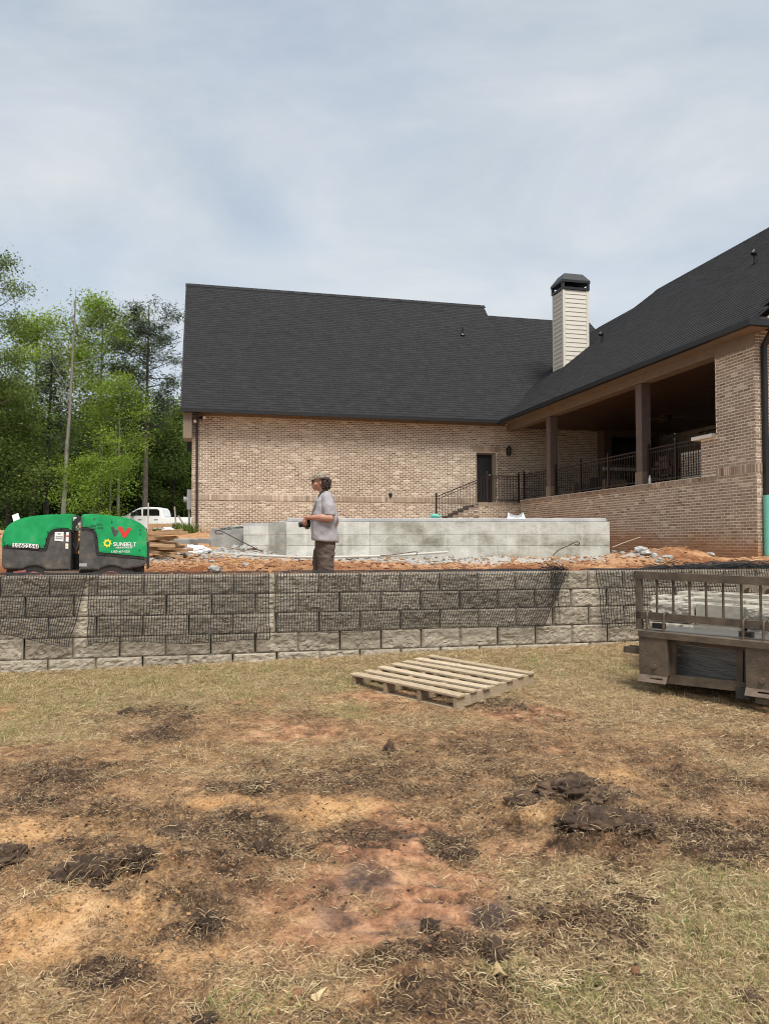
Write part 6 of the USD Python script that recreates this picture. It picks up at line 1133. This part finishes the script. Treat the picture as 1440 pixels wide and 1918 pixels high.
# ================================================================ SODS, HEAPS, STRAW AND GRASS OF THE LAWN
def sod(label, px, py, wpx, hm, dep, seed, m='clod', fibres=300, cat='clump'):
    p = at_ground(px, py, low_z, 1.2, 12); r = wpx * p[1] / F; z = float(low_full([p[0]], [p[1]])[0]); T = thing('sod_clump', label, cat, (p[0], p[1], z - .012)); s = trimesh.creation.icosphere(4, 1.0); v = np.array(s.vertices); rng = R(seed)
    n = meshkit.fbm(v * 2.2 + seed, 5, seed); n2 = meshkit.fbm(v * 7 + seed, 3, seed); v = v * (.25 + .85 * n + .5 * np.abs(n2 - .35))[:, None]; v[:, 2] = np.where(v[:, 2] < 0, v[:, 2] * .3, v[:, 2]); v = v * [r, dep, hm]; obj('soil', MB().add(v, np.array(s.faces), rng.uniform(.3, .7)), m, T, smooth=True)
    mb = MB(); idx = rng.choice(len(v), fibres)
    for i in idx:
        b = v[i]; d = rng.normal(0, 1, 3) * [1, 1, .6] + [0, -.3, .1]; d /= np.linalg.norm(d); L = rng.uniform(.03, .085); w = np.cross(d, rng.normal(size=3)); w = w / np.linalg.norm(w) * .0014; e = b + d * L + [0, 0, -.2 * L]; md = b + d * L * .5; mb.add(np.array([b - w, b + w, md + w, md - w, e]), [(0, 1, 2), (0, 2, 3), (3, 2, 4)], rng.uniform())
    if fibres: obj('roots', mb, 'root_fibre', T)
sod('overturned dark sod with fine roots at left foreground', 165, 1655, 80, .10, .14, 1, fibres=900); sod('smaller shaggy sod just right of the dark overturned sod', 262, 1652, 46, .085, .09, 2, fibres=700); sod('upturned grass clod with pale spiky roots before the orange soil', 388, 1738, 36, .075, .07, 3, fibres=420)
sod('large black soil clod topping the heap at right', 1075, 1515, 76, .12, .16, 4, fibres=320); sod('black clod at the left end of the right soil heap', 985, 1520, 44, .085, .10, 5, fibres=220); sod('dark grassy clod below the right soil heap', 1120, 1578, 90, .09, .15, 6, fibres=500); sod('low dark clod at the right end of the soil heap', 1185, 1585, 50, .06, .10, 7, fibres=200)
sod('shaggy straw clod at the edge of the tyre track', 868, 1600, 40, .065, .09, 8, fibres=600); sod('small dark cone of soil in the middle of the lawn', 729, 1408, 17, .11, .07, 9, fibres=60); sod('dark crumbly clod between tan sand and brown loose soil', 330, 1560, 36, .06, .09, 10, fibres=200); sod('dark clod left of the tyre track', 490, 1592, 28, .06, .08, 11, fibres=160)
sod('mud clod in the lower tyre track, left one', 805, 1745, 22, .05, .06, 12, fibres=80); sod('mud clod in the lower tyre track, lower one', 925, 1805, 30, .05, .07, 13, fibres=120); sod('dark clod far left in the dead grass', 242, 1334, 26, .06, .12, 14, fibres=80); sod('shaggy clod at the left picture edge', 18, 1610, 38, .07, .12, 15, fibres=300); sod('mud clod at lower right among the straw', 1305, 1752, 26, .035, .05, 16, fibres=160)
sod('mud clod at bottom right corner', 1400, 1870, 44, .04, .07, 17, fibres=200); sod('mud lump at the bottom edge below left of centre', 385, 1908, 40, .05, .05, 18, fibres=200); sod('dark clod in the straw right of the tyre track', 1015, 1725, 24, .035, .05, 19, fibres=120); sod('reddish clay lump at the bottom beside a dry leaf', 560, 1862, 30, .035, .04, 20, 'clod_clay', 30)
rng = R(73)
for i, (px, py, lab) in enumerate(((1130, 1685, 'pink dry leaf in the straw at right'), (592, 1865, 'whitish dry leaf at the bottom left of centre'), (1165, 1770, 'reddish dry leaf lying on the dark puddle'), (1120, 1755, 'curled brown leaf at bottom right'), (935, 1845, 'small tan leaf at bottom centre'), (1035, 1855, 'pale leaf below the green grass patch'))):
    p = at_ground(px, py, low_z, 1.2, 12); z = float(low_full([p[0]], [p[1]])[0]); T = thing('dry_leaf', lab, 'leaf', (p[0], p[1], z + .012), rng.uniform(0, 360)); a = np.linspace(0, 2 * np.pi, 13)[:-1]; r = .022 + .009 * np.cos(a * 3) + rng.normal(0, .003, 12); v = np.stack([r * 1.5 * np.cos(a), r * np.sin(a), .008 * np.cos(2 * a)], 1)
    obj('blade', MB().add(np.vstack([v, [(0, 0, .004)]]), [(k, (k + 1) % 12, 12) for k in range(12)], [.7, .8, .6, .5, .55, .6][i]), 'root_fibre' if i in (2, 3) else 'straw', T)
p = at_ground(1190, 1838, low_z, 1.2, 12); z = float(low_full([p[0]], [p[1]])[0]); v, f = rock(R(9), .013, 2, .2); obj('red_stone', (v, f), 'clod_clay', off=(p[0], p[1], z + .01), label='small round reddish stone in the straw at bottom right', cat='stone')
def blades(seed, n, rad, L0, L1, el0, el1, wid, m):
    rng = R(seed); mb = MB()
    for k in range(n):
        r = rad * math.sqrt(rng.uniform()); a = rng.uniform(0, 6.28); o = np.array([r * math.cos(a), r * math.sin(a), rng.uniform(-.002, .008)]); a = rng.uniform(0, 6.28); e = rng.uniform(el0, el1); L = rng.uniform(L0, L1); d = np.array([math.cos(a) * math.cos(e), math.sin(a) * math.cos(e), math.sin(e)])
        s = np.array([-math.sin(a), math.cos(a), rng.normal(0, .4)]) * wid * rng.uniform(.6, 1.2); md = o + d * L * .55 + rng.normal(0, .08 * L, 3) * [1, 1, .4]; ed = o + d * L + np.array([0, 0, -L * .25]) + rng.normal(0, .12 * L, 3) * [1, 1, .4]; ed[2] = max(ed[2], -.004)
        mb.add(np.array([o - s, o + s, md + s * .9, md - s * .9, ed]), [(0, 1, 2), (0, 2, 3), (3, 2, 4)], rng.uniform())
    return mb, m
def strew(name, protos, n, seed, weight, s0, s1, label, cat, ymax=9.2, pad=.25, zoff=0.0, ypow=1.0, tilt=0.0):
    rng = R(seed); Y = 1.95 + (ymax - 1.95) * rng.uniform(size=n) ** ypow; X = rng.uniform(-1, 1, n) * (.53 * Y + pad); f = fields(X, Y); k = (rng.uniform(size=n) < weight(f, X, Y)) & (wall_s(X, Y) < -.03); X, Y = X[k], Y[k]; f = {a: b[k] for a, b in f.items()}; Z = low_full(X, Y, f); m = len(X); s = rng.uniform(s0, s1, m) * (1 + .03 * Y)
    scatter(name, protos, np.stack([X, Y, Z + zoff], 1), zquat(rng.uniform(0, 6.28, m)), np.stack([s, s, s], 1), rng.integers(0, len(protos), m), label, cat)
straw_w = lambda f, x, y: np.clip((.035 + 1.0 * f['straw'] + .3 * f['green']) * (1 - .90 * f['clay']) * (1 - .80 * f['sand']) * (1 - .93 * f['mud']) * (1 - .5 * f['wet_and_groove_shade']), 0.006, 1)
strew('dead_grass', [blades(100 + k, 44, .075, .018, .062, -.05, .45, .0008, 'straw') for k in range(6)], 34000, 80, straw_w, .7, 1.25, 'matted dry straw-coloured grass covering the lawn', 'dead grass', ypow=.8)
strew('standing_dead_grass', [blades(110 + k, 24, .05, .02, .055, .5, 1.4, .0009, 'straw') for k in range(4)], 16000, 81, lambda f, x, y: np.clip(.03 + .5 * f['straw'] - f['clay'] - .7 * f['sand'] - .8 * f['mud'], 0, 1) * np.where(y > 6.2, 1, .6), .7, 1.2, 'dry upright grass tufts, mostly near the wall', 'dead grass', ypow=.75)
strew('green_grass', [blades(120 + k, 22, .06, .02, .06, .3, 1.35, .0011, 'grass_green') for k in range(4)], 18000, 82, lambda f, x, y: np.clip(.8 * f['green'] * np.where(y > 5.2, .65, 1.15) - .02 - f['clay'] - .6 * f['mud'] - .6 * f['sand'], 0, 1), .7, 1.3, 'green grass shoots growing through the straw', 'grass', ypow=.8)
strew('root_litter', [blades(130 + k, 34, .065, .008, .034, -.05, .6, .0010, 'root_fibre') for k in range(5)], 24000, 83, lambda f, x, y: np.clip(.34 + .6 * f['mud'] - .12 * f['sand'] - .5 * f['clay'] - .3 * f['straw'], 0.04, 1), .7, 1.2, 'dark rootlets and torn grass strewn over the mud', 'litter', ypow=.8)
def cl(seed, m): v, f = rock(R(seed), 1.0, 1, .85, .6); return MB().add(v, f, R(seed).uniform()), m
strew('soil_crumbs', [cl(140 + k, 'clod') for k in range(5)], 26000, 84, lambda f, x, y: np.clip(.10 + .75 * f['mud'] ** 1.3 - .09 * f['clay'] - .08 * f['sand'], 0.005, 1), .0015, .0055, 'dark soil crumbs strewn over the churned lawn', 'soil', ypow=.8, zoff=.003)
strew('orange_crumbs', [cl(150 + k, 'clod_orange') for k in range(5)], 20000, 85, lambda f, x, y: np.clip(.015 + .8 * f['sand'] ** 1.2 * (x < .2) * (y < 4.5) * (y > 2.2) + .3 * f['sand'], 0, .8), .002, .007, 'orange soil crumbs strewn over the sandy patches', 'soil', ypow=.8, zoff=.002)
strew('clay_crumbs', [cl(160 + k, 'clod_clay') for k in range(4)], 9000, 86, lambda f, x, y: np.clip(.05 + .25 * f['clay'], 0, 1), .0015, .006, 'reddish clay crumbs along the tyre track', 'soil', ypow=.8, zoff=.002)
